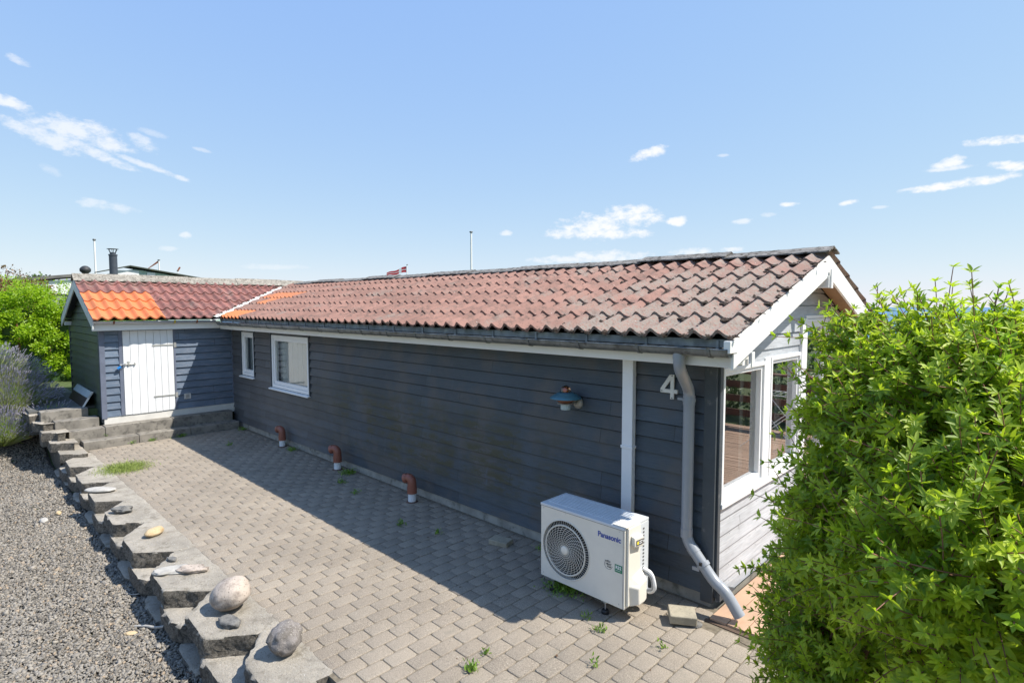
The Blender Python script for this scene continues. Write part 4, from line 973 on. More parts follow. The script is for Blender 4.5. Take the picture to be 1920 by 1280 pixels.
# ------------------------------------------------------------------ stones
def stone(name, loc, size, mat, label, cat='stone', seed=1, rz=0, flat=False, amp=.12, sub=4, group=None, tilt=(0, 0), freq=1.4):
    import bmesh
    bm = bmesh.new(); bmesh.ops.create_icosphere(bm, subdivisions=sub, radius=1.0)
    sv = Vector((seed * 7.3, seed * 1.7, 0))
    for v in bm.verts:
        n = mnoise.fractal(v.co * freq + sv, 1.0, 2.0, 3); d = v.co.copy()
        v.co = v.co * (1 + amp * n) + d * (mnoise.noise(v.co * 9 + sv) * amp * .15)
        if flat: v.co.z = max(-.75, min(.75, v.co.z * 1.3)); 
        v.co = Vector((v.co.x * size[0], v.co.y * size[1], v.co.z * size[2]))
    Rm = Matrix.Rotation(rz, 3, 'Z') @ Matrix.Rotation(tilt[0], 3, 'X') @ Matrix.Rotation(tilt[1], 3, 'Y')
    bmesh.ops.rotate(bm, verts=bm.verts, matrix=Rm); zm = min(v.co.z for v in bm.verts)
    for v in bm.verts: v.co.z -= zm
    me = bpy.data.meshes.new(name); bm.to_mesh(me); bm.free(); me.materials.append(MT[mat]); me.polygons.foreach_set('use_smooth', [True] * len(me.polygons))
    o = bpy.data.objects.new(name, me); COL.objects.link(o); o.location = loc; return tag(o, label, cat, group)
stone('boulder', (-2.90, -2.87, -.006), (.165, .150, .125), 'rock_pale', 'smooth pale-topped brown boulder on the wall, largest stone', 'boulder', 3, rz=.5, amp=.10, freq=1.0, tilt=(.1, -.25))
stone('boulder', (-1.97, -2.82, -.006), (.115, .125, .112), 'rock_grey', 'rough speckled dark grey round boulder on the end block of the wall', 'boulder', 8, rz=.2, amp=.16, freq=1.8)
stone('flat_stone', (-2.66, -2.97, 0), (.11, .065, .030), 'rock_dark', 'flat dark grey stone lying beside the pale boulder', 'stone', 5, rz=.2, flat=True, amp=.2)
stone('pebble', (-5.12, -2.90, 0), (.115, .070, .045), 'rock_beige', 'smooth yellowish beige pebble on a wall block', 'pebble', 2, rz=2.1)
stone('flat_stone', (-7.40, -3.00, 0), (.21, .10, .028), 'rock_light', 'flat white-grey oval stone on a wall block', 'stone', 4, rz=.75, amp=.05)
stone('flat_stone', (-6.20, -2.98, 0), (.11, .07, .04), 'rock_dark', 'small dark pitted stone on a wall block', 'stone', 9, rz=.9, amp=.3)
stone('stone_shard', (-4.02, -3.02, 0), (.16, .09, .022), 'rock_light', 'broken flat stone shard lying on the wall, wider one', 'stone', 12, rz=1.2, flat=True, amp=.3)
stone('stone_shard', (-3.86, -2.88, 0.0), (.13, .06, .028), 'rock_pale', 'narrow brown stone shard beside the flat one', 'stone', 14, rz=.9, flat=True, amp=.3, tilt=(.15, 0))
stone('stone_shard', (-4.28, -2.95, 0.0), (.07, .035, .02), 'rock_dark', 'small dark stone chip behind the shards', 'stone', 15, rz=.2, flat=True, amp=.3)
stone('pebble', (-13.0, -3.55, .40), (.13, .09, .06), 'rock_light', 'pale round stone at the foot of the lavender', 'pebble', 21)
stone('pebble', (-7.75, -3.58, -.38), (.075, .05, .035), 'rock_light', 'white pebble on the gravel, larger of the two', 'pebble', 22)
stone('pebble', (-7.95, -3.40, -.375), (.045, .035, .03), 'rock_beige', 'small cream pebble on the gravel near the wall', 'pebble', 23)
stone('shell_fragment', (-3.80, -3.42, -.37), (.05, .03, .015), 'rock_beige', 'orange-cream shell fragment on the gravel', 'shell', 24, rz=.9, amp=.25)
def brick(name, loc, rz, label, tilt=0.0, dims=(.105, .07, .04)):
    mb = MB(); a, b, c = dims; mb.box((-a, -b, 0), (a, b, 2 * c)); o = mb.build(name, 'brick', bevel=.008); o.location = loc; o.rotation_euler = (tilt, 0.03, rz); return tag(o, label, 'paving brick')
brick('loose_paver', (-0.07, -.40, .025), .62, 'loose beige paving brick lying tilted at the house corner', tilt=.06, dims=(.105, .085, .035))
brick('loose_paver', (-2.20, -.36, .0), .3, 'loose grey paving brick in the shade beside the heat pump', dims=(.11, .075, .028))
stone('black_disc', (.02, -.36, -.004), (.06, .06, .012), 'rock_dark', 'dark round piece half under the loose brick', 'stone', 31, flat=True, amp=.05)
# sticks and bones
for i, (pts, lb, m, r) in enumerate([([(-3.90, -3.36, -.355), (-3.80, -3.30, -.335), (-3.68, -3.25, -.325), (-3.62, -3.20, -.31)], 'pale bleached curved stick on the gravel beside the wall', 'rock_light', .012),
      ([(-4.9, -3.30, -.36), (-4.55, -3.25, -.34), (-4.48, -3.20, -.32)], 'thin white twig in the shade of the wall', 'rock_light', .005),
      ([(-12.2, -3.45, .10), (-11.7, -3.30, .12)], 'bare brown stick at the foot of the lavender', 'old_wood', .016),
      ([(-2.9, -3.26, -.36), (-2.6, -3.15, -.33)], 'thin dark twig under the front blocks', 'bark', .004)]):
    mb = MB(); mb.tube(smooth(pts, .04, 3), r, 7); tag(mb.build('stick', m, auto=60), lb, 'stick')

# ------------------------------------------------------------------ things on the long wall
# white trunking
tk = thing('pipe_cover', 'white plastic pipe cover running down the wall to the heat pump', 'pipe cover', loc=(-.81, -.03, 2.07))
mb = MB(); mb.box((-.87, -.085, .45), (-.757, -.024, 2.078)); mb.build('cover', 'trunk_white', tk, bevel=.006)
mb = MB(); mb.box((-.877, -.092, 1.235), (-.750, -.022, 1.262)); mb.build('joint_clip', 'trunk_white', tk, bevel=.003)
# house number 4
hn = MB(); th = .018
def bar(a, b, w):
    a = Vector(a); b = Vector(b); d = (b - a).normalized(); p = Vector((-d.y, d.x)) * w / 2
    return [(q.x, -.045, q.y) for q in (a - p, b - p, b + p, a + p)]
for a, b, w, dy in (((-.385, 1.740), (-.385, 1.955), .034, 0), ((-.395, 1.945), (-.485, 1.815), .034, -.0015), ((-.498, 1.808), (-.335, 1.808), .034, .0015)):
    hn.prism([(x, y + dy, z) for x, y, z in bar(a, b, w)], (0, th, 0))
nm = thing('house_number', 'pale enamel house number 4 on the dark siding beside the downpipe', 'house number', loc=(-.42, -.03, 1.85))
hn.build('digit', 'number', nm, bevel=.002)
for x, z in ((-.385, 1.945), (-.385, 1.750), (-.483, 1.808)): mb = MB(); mb.lathe([(0.0001, -.0035), (.0055, -.0025), (.0055, 0)], 10, (x, -.047, z), 'y'); mb.build('screw', 'grey_ink', nm)
# wall lamp
lp = thing('wall_lamp', 'blue and copper outdoor wall lamp with clear dome on the siding', 'wall lamp', loc=(-1.47, -.17, 1.66), local=True)
mb = MB(); mb.lathe([(.155, -.018), (.158, -.021), (.158, -.014), (.12, .012), (.085, .032), (.058, .046), (.056, .042), (.083, .027), (.12, .006), (.155, -.018)], 40); mb.build('shade', 'lamp_blue', lp, smooth=True)
mb = MB(); mb.lathe([(.052, .042), (.052, .055), (.048, .075), (.038, .092), (.022, .104), (.0001, .108)], 28); mb.build('dome', 'lamp_glass', lp, smooth=True)
mb = MB(); mb.lathe([(.0001, .028), (.018, .03), (.030, .05), (.033, .068), (.024, .086), (.0001, .094)], 20); mb.build('bulb', 'copper', lp, smooth=True)
mb = MB(); mb.lathe([(.05, -.028), (.108, -.030), (.108, -.034), (.085, -.046), (.062, -.062), (.045, -.068), (.02, -.070)], 32); mb.build('reflector', 'copper', lp, smooth=True)
mb = MB(); mb.lathe([(.02, -.066), (.082, -.068), (.082, -.074), (.03, -.078)], 32); mb.build('ring', 'pewter', lp, smooth=True)
mb = MB(); mb.lathe([(.050, -.075), (.050, -.125), (.046, -.134), (.0001, -.136)], 28); mb.build('lamp_glass', 'frosted', lp, smooth=True)
mb = MB(); mb.lathe([(.048, -.10), (.050, -.02)], 16); mb.build('socket', 'pewter', lp)
mb = MB(); mb.tube([(.03, .03, -.072), (.045, .145, -.078)], .014, 10); mb.build('arm', 'pewter', lp, smooth=True)
mb = MB(); mb.lathe([(.0001, .118), (.045, .122), (.056, .134), (.058, .148)], 28, (.045, 0, -.078), 'y'); mb.build('back_plate', 'pewter', lp, smooth=True)

# vent pipes
def vent_pipe():
    root = thing('vent_pipe', 'tmp', 'vent pipe', 'red-brown vent pipes along the wall', local=True)
    mb = MB(); mb.tube([(0, 0, -.02), (0, 0, .135)], .052, 24); mb.build('white_pipe', 'pipe_white', root, auto=40)
    mb = MB(); mb.tube([(0, 0, .12), (0, 0, .205)], .062, 24); mb.tube([(0, 0, .118), (0, 0, .130)], .066, 24); mb.tube([(0, 0, .168), (0, 0, .180)], .066, 24); mb.build('collar', 'terracotta', root, auto=40)
    mb = MB(); d = Vector((-.93, -.36, 0)); pts = [Vector((0, 0, .19))]
    for k in range(11):
        q = (math.pi * .60) * k / 10; pts.append(Vector((0, 0, .25)) + d * (.052 * (1 - math.cos(q))) + Vector((0, 0, .062 * math.sin(q))))
    pts.append(pts[-1] + (pts[-1] - pts[-2]).normalized() * .045); mb.tube(pts, .058, 24, cap=False); mb.tube([pts[-2], pts[-1]], .064, 24, cap=False)
    e = mb.build('elbow', 'terracotta', root, auto=50)
    mb = MB(); t = (pts[-1] - pts[-2]).normalized(); mb.tube([pts[-1] - t * .03, pts[-1] - t * .028], .057, 20); mb.build('opening', 'black', e)
    mb = MB(); mb.lathe([(.085, -.003), (.07, .008), (.052, .012)], 20); mb.build('base_ring', 'dark_ring', root, smooth=True)
    return root
def copy_tree(o, parent=None):
    c = o.copy(); COL.objects.link(c)
    if parent is not None: c.parent = parent; c.matrix_parent_inverse = o.matrix_parent_inverse.copy()
    for ch in list(o.children): copy_tree(ch, c)
    return c
vp = vent_pipe()
for i, (x, y, rz, sc, lb) in enumerate([(-3.97, -.24, 0.0, 1.0, 'red-brown vent pipe elbow on white stub nearest the heat pump'), (-6.02, -.18, .12, 1.04, 'middle of the three red-brown vent pipes along the wall'), (-8.08, -.15, -.1, 1.02, 'farthest red-brown vent pipe, near the window corner')]):
    v_ = vp if i == 0 else copy_tree(vp)
    v_.location = (x, y, 0); v_.rotation_euler = (0, 0, rz); v_.scale = (sc, sc, sc); v_['label'] = lb

# ------------------------------------------------------------------ heat pump
hp = thing('heat_pump', 'ivory outdoor heat pump unit with round fan grille and blue lettering', 'heat pump', loc=(-.83, -.6, 0))
X0, X1, YF, YB, Z0, Z1 = -1.277, -.392, -.752, -.40, .115, .762
fx, fz, fr = -.995, .425, .262
mb = MB(); n = 72; inn = []; outr = []
def edge_pt(q):
    c, s = math.cos(q), math.sin(q); t = 9
    if c > 1e-6: t = min(t, (X1 - .015 - fx) / c)
    if c < -1e-6: t = min(t, (X0 - fx) / c)
    if s > 1e-6: t = min(t, (Z1 - fz) / s)
    if s < -1e-6: t = min(t, (Z0 - fz) / s)
    return (fx + c * t, YF, fz + s * t)
angs = sorted([2*math.pi*k/n for k in range(n)] + [math.atan2(z - fz, x - fx) % (2*math.pi) for x in (X0, X1 - .015) for z in (Z0, Z1)])
m_ = len(angs); vs = [edge_pt(q) for q in angs] + [(fx + fr * math.cos(q), YF, fz + fr * math.sin(q)) for q in angs] + [(fx + fr * math.cos(q), YF + .06, fz + fr * math.sin(q)) for q in angs]
mb.add(vs, [(i, (i+1) % m_, m_ + (i+1) % m_, m_ + i) for i in range(m_)] + [(m_ + i, m_ + (i+1) % m_, 2*m_ + (i+1) % m_, 2*m_ + i) for i in range(m_)])
# side walls / back / bottom
mb.add([(X0, YF, Z0), (X0, YB, Z0), (X0, YB, Z1), (X0, YF, Z1)], [(0, 1, 2, 3)])
mb.add([(X0, YB, Z0), (X1, YB, Z0), (X1, YB, Z1), (X0, YB, Z1)], [(0, 1, 2, 3)])
mb.add([(X0, YF, Z0), (X1, YF, Z0), (X1, YB, Z0), (X0, YB, Z0)], [(0, 1, 2, 3)])
mb.box((X1 - .015, YF + .004, Z0), (X1 - .0, YB, Z1 - .001)); mb.build('casing', 'ac', hp)
mb = MB(); mb.box((X1 - .0148, YF - .001, Z0), (X1 + .002, YF + .05, Z1)); mb.build('corner_post', 'ac', hp, bevel=.008)
mb = MB(); mb.box((X0 - .004, YF - .006, Z1), (X1 + .004, YB + .006, Z1 + .022))
for k in range(9): mb.box((X0 + .03, YF + .06 + k * .030, Z1 + .0222), (X1 - .10, YF + .072 + k * .030, Z1 + .029))
mb.build('top_panel', 'ac_top', hp, bevel=.004)
mb = MB(); mb.add([(fx + (fr - .002) * math.cos(2*math.pi*k/48), YF + .058, fz + (fr - .002) * math.sin(2*math.pi*k/48)) for k in range(48)], [tuple(range(48))])
mb.build('recess', 'ac_dark', hp)
mb = MB()
for k in range(3):
    a0 = k * 2*math.pi/3; pts = []
    for i in range(9):
        t = i / 8; q = a0 + t * 1.5; pts.append((fx + (.05 + t * .17) * math.cos(a0 + t * .5), YF + .030 + .0, fz + (.05 + t * .17) * math.sin(a0 + t * .5)))
    pts2 = [(fx + (.05 + t * .17) * math.cos(a0 + 1.1 + t * .4), YF + .052, fz + (.05 + t * .17) * math.sin(a0 + 1.1 + t * .4)) for t in [i / 8 for i in range(9)]]
    mb.add(pts + pts2, [(i, i + 1, i + 10, i + 9) for i in range(8)])
mb.build('fan', 'ac_dark', hp)
g = MB(); yd = lambda r: YF - .016 * (1 - (r / fr) ** 4)
for r in list(np.linspace(.05, .210, 10)) + [.222]:
    pts = [(fx + r * math.cos(2*math.pi*k/56), yd(r), fz + r * math.sin(2*math.pi*k/56)) for k in range(57)]
    g.tube(pts, .0016, 5, cap=False)
for r, w in ((.216, .004), (.258, .0045)):
    g.tube([(fx + r * math.cos(2*math.pi*k/72), yd(r) - .001, fz + r * math.sin(2*math.pi*k/72)) for k in range(73)], w, 6, cap=False)
for k in range(30):
    a0 = 2*math.pi*k/30; g.tube([(fx + r * math.cos(a0 - 1.15 * ((r - .04) / .175) ** .8 * .75), yd(r), fz + r * math.sin(a0 - 1.15 * ((r - .04) / .175) ** .8 * .75)) for r in np.linspace(.04, .216, 9)], .0019, 4, cap=False)
for k in range(72):
    a0 = 2*math.pi*k/72; g.tube([(fx + r * math.cos(a0), yd(r), fz + r * math.sin(a0)) for r in (.216, .237, .258)], .0014, 4, cap=False)
grl = g.build('fan_grille', 'ac', hp, smooth=True)
mb = MB(); mb.lathe([(.0001, -.004), (.030, -.003), (.040, .002), (.040, .008)], 28, (fx, YF - .018, fz), 'y'); mb.build('hub', 'ac', grl, smooth=True)
# side: handle cap, badge, valve cover
mb = MB(); mb.box((X1 - .115, YF - .003, Z1 + .0225), (X1 + .018, YF + .13, Z1 + .034)); mb.build('top_cap', 'ac', hp, bevel=.005)
mb = MB(); mb.prism([(X1 + .002, YF + .02, Z1 + .02), (X1 + .002, YF + .20, Z1 + .02), (X1 + .002, YF + .20, Z0 + .04), (X1 + .002, YF + .02, Z0 + .02)], (.022, 0, 0)); mb.build('side_cover', 'ac', hp, bevel=.008)
mb = MB(); mb.prism([(X1 + .024, YF + .05, Z1 - .045), (X1 + .024, YF + .19, Z1 - .06), (X1 + .024, YF + .19, Z1 - .15), (X1 + .024, YF + .06, Z1 - .13)], (.035, 0, -.01)); h_ = mb.build('handle', 'ac', hp, bevel=.010)
mb = MB(); mb.prism([(X1 + .0605, YF + .075, Z1 - .083), (X1 + .0605, YF + .175, Z1 - .09), (X1 + .0605, YF + .175, Z1 - .135), (X1 + .0605, YF + .075, Z1 - .128)], (.001, 0, 0)); mb.build('sticker', 'grey_ink', h_)
mb = MB(); mb.lathe([(.0001, .0022), (.014, .002), (.014, 0)], 16, (X1 + .0605, YF + .098, Z1 - .108), 'x'); mb.build('yellow_dot', 'yellow_ink', h_)
mb = MB(); mb.box((X1 + .0622, YF + .118, Z1 - .104), (X1 + .063, YF + .165, Z1 - .098)); mb.box((X1 + .0622, YF + .118, Z1 - .120), (X1 + .063, YF + .155, Z1 - .114)); mb.build('sticker_text', 'white_ink', h_)
vc = MB()
prof = [(YF + .03, .30), (YF + .075, .365), (YF + .215, .40), (YF + .215, .16), (YF + .17, .135), (YF + .05, .13)]
pin = [(X1 + .022, y, z) for y, z in prof]
pout = [(X1 + .085, YF + .085, .285), (X1 + .085, YF + .11, .31), (X1 + .085, YF + .205, .33), (X1 + .085, YF + .205, .165), (X1 + .085, YF + .17, .15), (X1 + .085, YF + .09, .15)]
vc.add(pin + pout, [(i, (i+1) % 6, 6 + (i+1) % 6, 6 + i) for i in range(6)] + [(6, 7, 8, 9, 10, 11)]); vc.build('valve_cover', 'ac', hp, bevel=.008)
mb = MB(); mb.box((X1 + .0002, YF + .215, Z0 + .02), (X1 + .006, YB, Z1 - .005)); mb.build('side_panel', 'ac_top', hp)
mb = MB()
for k in range(16): mb.box((X1 + .0062, YF + .262, Z1 - .06 - k * .030), (X1 + .0072, YF + .285, Z1 - .045 - k * .030))
mb.build('side_slots', 'grey_ink', hp)
for x, z in ((X0 + .03, Z1 - .02), (X0 + .03, Z0 + .03), (X1 - .05, Z0 + .03), (X1 - .05, Z1 - .02), (fx, Z1 - .012)):
    mb = MB(); mb.lathe([(.0001, -.003), (.005, -.002), (.005, 0)], 8, (x, YF - .0005, z), 'y'); mb.build('screw', 'steel', hp)
mb = MB(); mb.box((X0 + .002, YF - .0012, Z1 - .004), (X1 - .016, YF - .0004, Z1 - .001)); mb.build('panel_seam', 'grey_ink', hp)
# refrigerant hoses
for k in range(2):
    mb = MB(); mb.tube(smooth([(X1 + .0, -.47, .335 + k * .03), (X1 + .075, -.45, .32 + k * .02), (X1 + .085 + .012 * k, -.43, .20), (X1 + .02, -.40, .155 - k * .02), (X1 - .02, -.40, .16)], .06, 6), .017, 10); mb.build('hose', 'trunk_white' if k else 'pvc', hp, auto=60)
# feet
for x in (X0 + .12, X1 - .20):
    for y in (YF + .03, YB - .03):
        mb = MB(); mb.tube([(x, y, .02), (x, y, .125)], .006, 8); mb.box((x - .03, y - .02, .103), (x + .03, y + .02, .108)); mb.lathe([(.0001, .102), (.018, .102), (.018, .092), (.0001, .092)], 6, (x, y, 0)); f_ = mb.build('foot', 'steel', hp)
        mb = MB(); mb.lathe([(.033, 0), (.033, .022), (.026, .034), (.0001, .036)], 18, (x, y, 0)); mb.build('rubber_pad', 'black', f_)
# lettering
def text(body, size, loc, rot, mat, name, parent, ext=.0006, off=0.0, align='CENTER', sx=1):
    cu = bpy.data.curves.new(name, 'FONT'); cu.body = body; cu.size = size; cu.extrude = ext; cu.offset = off; cu.align_x = align; cu.align_y = 'CENTER'
    t = bpy.data.objects.new('tmp', cu); COL.objects.link(t); dg = bpy.context.evaluated_depsgraph_get()
    me = bpy.data.meshes.new_from_object(t.evaluated_get(dg)); bpy.data.objects.remove(t)
    M = Matrix.Translation(Vector(loc)) @ rot @ Matrix.Diagonal((sx, 1, 1, 1)); me.transform(M); me.materials.clear(); me.materials.append(MT[mat])
    o = bpy.data.objects.new(name, me); COL.objects.link(o); fin(o, parent); return o
ROTF = Matrix.Rotation(R(90), 4, 'X')
text('Panasonic', .062, (-.540, YF - .0015, .672), ROTF, 'blue_ink', 'lettering', hp, off=.0016, sx=.92)
mb = MB(); mb.box((-.482, YF - .002, .405), (-.412, YF - .0006, .468)); bd_ = mb.build('badge', 'green_ink', hp)
text('R32', .036, (-.447, YF - .0028, .445), ROTF, 'white_ink', 'badge_text', bd_, off=.0012, sx=.95)
text('REFRIGERANT', .0085, (-.447, YF - .0028, .420), ROTF, 'white_ink', 'badge_text', bd_)
mb = MB(); mb.tube([(-.545 + .038 * math.cos(2*math.pi*k/36), YF - .001, .440 + .036 * math.sin(2*math.pi*k/36)) for k in range(8, 36)], .0016, 5); em = mb.build('emblem', 'grey_ink', hp)
text('TODAY', .016, (-.552, YF - .0015, .466), ROTF, 'grey_ink', 'emblem_text', em, off=.0004)
text('HEAT', .022, (-.543, YF - .0015, .444), ROTF, 'grey_ink', 'emblem_text', em, off=.0006)
text('PUMP', .016, (-.538, YF - .0015, .424), ROTF, 'grey_ink', 'emblem_text', em, off=.0004)

# ------------------------------------------------------------------ deck, railing, rack (also seen mirrored in the terrace windows)
dk_ = thing('wooden_deck', 'pinkish brown wooden terrace deck beyond the house corner', 'deck', loc=(1.5, 3, 0))
mb = MB(); x = 0.075
while x < 3.4:
    mb.box((x, -.205, -.015), (x + .138, 1.9, .020 + rng.normal(0, .001))); x += .144
y = 1.91
while y < 7.4:
    mb.box((.04, y, -.015), (3.4, y + .082, .021 + rng.normal(0, .0015))); y += .094
mb.build('deck_boards', 'deck', dk_, bevel=.003)
mb = MB(); mb.box((.045, -.25, -.09), (3.4, -.208, .002)); mb.box((.02, -.2, -.10), (3.38, 7.4, -.045)); mb.build('deck_frame', 'deck_edge', dk_)
rl = thing('deck_railing', 'brown wooden railing with plank rails round the deck', 'railing', loc=(2, 7.3, 0))
for x in (.15, 1.2, 2.3, 3.4):
    mb = MB(); mb.box((x - .06, 7.30, -.05), (x + .06, 7.42, 1.15)); mb.build('post', 'brown_wood', rl, bevel=.005)
for y in (5.2, 3.2):
    mb = MB(); mb.box((3.36, y, -.05), (3.48, y + .12, 1.15)); mb.build('post', 'brown_wood', rl, bevel=.005)
for z in (.25, .55, .85): 
    mb = MB(); mb.box((.1, 7.27, z), (3.45, 7.298, z + .14)); mb.build('rail', 'brown_wood', rl)
    mb = MB(); mb.box((3.33, 2.8, z), (3.358, 7.26, z + .14)); mb.build('rail', 'brown_wood', rl)
mb = MB(); mb.box((.05, 7.22, 1.15), (3.5, 7.46, 1.19)); mb.build('rail', 'brown_wood', rl)
rk = thing('drying_rack', 'white folding clothes drying rack standing on the deck', 'drying rack', loc=(1.5, 4.6, 0))
fr_ = MB()
for s in (0, 1.1):
    fr_.tube([(1.0, 5.6 + s * .6, .03), (2.0, 6.0 + s * .6, .95)], .006, 8); fr_.tube([(2.0, 5.6 + s * .6, .03), (1.0, 6.0 + s * .6, .95)], .006, 8)
fr_.tube([(1.0, 6.0, .95), (1.0, 6.6, .95), (2.0, 6.6, .95), (2.0, 6.0, .95), (1.0, 6.0, .95)], .006, 8); fr_.build('frame', 'white', rk)
mb = MB()
for k in range(8): mb.tube([(1.08 + k * .12, 6.0, .95), (1.08 + k * .12, 6.6, .95)], .004, 6)
mb.build('wires', 'white', rk)

# ------------------------------------------------------------------ vegetation
def unit(a): return a / np.maximum(np.linalg.norm(a, axis=-1, keepdims=True), 1e-9)
def leaf_mesh(name, base, dirs, nrm, length, width, v, mat, parent=None, kind=None, fold=.25, curl=.12, midpos=(.3, .68), label=None, mats=None, midx=None):
    """6-vertex leaves: two quads folded along the midrib"""
    d = unit(dirs); n = unit(nrm - d * np.sum(nrm * d, 1, keepdims=True)); w = np.cross(d, n)
    L = length[:, None]; W = width[:, None] * .5
    P0 = base; P3 = base + d * L - n * L * curl
    a, b = midpos
    m1 = base + d * L * a; m2 = base + d * L * b - n * L * curl * .4
    V = np.stack([P0, m1 + w * W + n * W * fold, m2 + w * W * .85 + n * W * fold, P3, m2 - w * W * .85 + n * W * fold, m1 - w * W + n * W * fold], 1)
    N = len(base); o = (np.arange(N) * 6)[:, None]
    F = np.concatenate([o + np.array([[0, 3, 2, 1]]), o + np.array([[0, 5, 4, 3]])], 0)
    if midx is not None: midx = np.concatenate([midx, midx])
    return npmesh(name, V.reshape(-1, 3), F, mat, parent, v=np.repeat(v, 6), kind=kind, label=label, mats=mats, midx=midx)
def twig_mesh(name, A, B, r0, r1, mat, parent=None):
    d = unit(B - A); up = np.where(np.abs(d[:, 2:3]) < .9, np.array([[0, 0, 1.0]]), np.array([[1.0, 0, 0]])); u = unit(np.cross(d, up)); w = np.cross(d, u)
    vs = []
    for P, r in ((A, r0), (B, r1)):
        for k in range(3):
            q = 2 * np.pi * k / 3; vs.append(P + (u * np.cos(q) + w * np.sin(q)) * r)
    V = np.stack(vs, 1); N = len(A); o = (np.arange(N) * 6)[:, None]
    F = np.concatenate([o + np.array([[k, (k+1) % 3, 3 + (k+1) % 3, 3 + k]]) for k in range(3)], 0)
    return npmesh(name, V.reshape(-1, 3), F, mat, parent)
def rnd_dirs(n): return unit(rng.standard_normal((n, 3)))
SUNV = np.array(SUN)

def shrub(root, blobs, nshoots, lens=(.16, .34), nodes=8, leafL=(.022, .038), leafW=.30, k=6, mat='leaf_bush', shell=.55, up=.45, fan=.9, extra=None):
    C_ = np.array([b[:3] for b in blobs]); Rr = np.array([b[3:6] for b in blobs])
    wts = (Rr ** 2).sum(1); wts = wts / wts.sum(); out_p, out_d = [], []
    while len(out_p) < nshoots:
        i = rng.choice(len(blobs), 800, p=wts); u = rnd_dirs(800); rad = shell + (1 - shell) * rng.random(800) ** .7
        p = C_[i] + u * Rr[i] * rad[:, None]
        inside = np.zeros(800, bool)
        for c, r in zip(C_, Rr):
            inside |= (np.sum(((p - c) / r) ** 2, 1) < (shell * .9) ** 2)
        ok = (~inside) & (p[:, 2] > 0.02)
        out_p += list(p[ok]); out_d += list(unit(u[ok] / Rr[i][ok]) + 0)
    P = np.array(out_p[:nshoots]); Dd = np.array(out_d[:nshoots])
    dirs = unit(Dd + np.array([0, 0, up]) + .45 * rng.standard_normal((nshoots, 3)))
    L = rng.uniform(*lens, nshoots)
    tone = np.clip(rng.normal(.42, .32, nshoots), 0, 1)
    bend = rng.normal(0, .25, (nshoots, 3))
    bs, ds, ns, ls, vs, A, B = [], [], [], [], [], [], []
    prev = P.copy()
    for j in range(nodes):
        t = (j + .5) / nodes; p = P + dirs * (L * t)[:, None] + bend * (L * t * t)[:, None]; A.append(prev.copy()); B.append(p.copy()); prev = p
        ax = unit(dirs + bend * 2 * t)
        side = rnd_dirs(nshoots); side = unit(side - ax * np.sum(side * ax, 1, keepdims=True)); oth = np.cross(ax, side)
        for m in range(k):
            a = (m / max(1, k - 1) - .5) * 2 * fan + rng.normal(0, .15, nshoots)
            sgn = 1 if m % 2 else -1
            q = 2 * np.pi * m / k + rng.normal(0, .3, nshoots)
            rad_ = side * np.cos(q)[:, None] + oth * np.sin(q)[:, None]
            d = unit(rad_ * .85 + ax * .62 + .12 * rng.standard_normal((nshoots, 3)))
            keep = rng.random(nshoots) < .93
            bs.append(p[keep]); ds.append(d[keep]); ns.append((ax * .9 + np.array([0, 0, .5]) - rad_ * .3)[keep]); ls.append((rng.uniform(*leafL, nshoots) * (.75 + .5 * math.sin(math.pi * (t * .8 + .15))))[keep])
            vs.append(np.clip(tone + .25 * (t - .4) + rng.normal(0, .10, nshoots), 0, 1)[keep])
    bs, ds, ns = map(np.concatenate, (bs, ds, ns)); ls = np.concatenate(ls); vs = np.concatenate(vs)
    leaf_mesh('foliage', bs, ds, ns, ls, ls * leafW * rng.uniform(.85, 1.2, len(ls)), vs, mat, root)
    twig_mesh('twigs', np.concatenate(A), np.concatenate(B), .0022, .0018, 'bark', root)
    return P, dirs

# near shrub with small narrow leaflets
bush = thing('leafy_shrub', 'large bright green small-leaved shrub filling the right side in front of the gable', 'shrub', loc=(1.5, -.75, 0))
blobs = [(1.80, -1.65, 2.05, 0.46, 0.46, 0.40), (1.98, -2.05, 1.66, 0.46, 0.46, 0.48), (1.62, -1.58, 1.55, 0.44, 0.44, 0.46), (1.39, -1.28, 1.04, 0.33, 0.33, 0.38), (1.52, -1.56, 2.02, 0.25, 0.25, 0.27), (1.14, -1.13, 0.80, 0.20, 0.20, 0.28), (1.30, -1.28, 1.44, 0.18, 0.18, 0.26),
         (1.94, -1.65, 2.18, 0.36, 0.36, 0.23), (1.66, -1.58, 2.19, 0.22, 0.22, 0.22), (1.00, -1.16, 0.98, 0.08, 0.08, 0.10), (1.60, -1.49, 0.80, 0.40, 0.40, 0.50), (2.24, -1.06, 1.70, 0.75, 0.75, 0.74), (1.39, -1.40, 2.10, 0.10, 0.10, 0.10), (1.37, -1.47, 2.36, 0.12, 0.12, 0.09), (1.27, -1.36, 2.25, 0.09, 0.09, 0.09), (1.25, -1.30, 1.95, 0.11, 0.11, 0.12), (1.16, -1.15, .40, .24, .24, .3), (1.22, -1.2, 1.12, .14, .14, .2)]
shrub(bush, blobs, 6000, lens=(.10, .27), nodes=6, leafL=(.025, .046), leafW=.31, k=7)
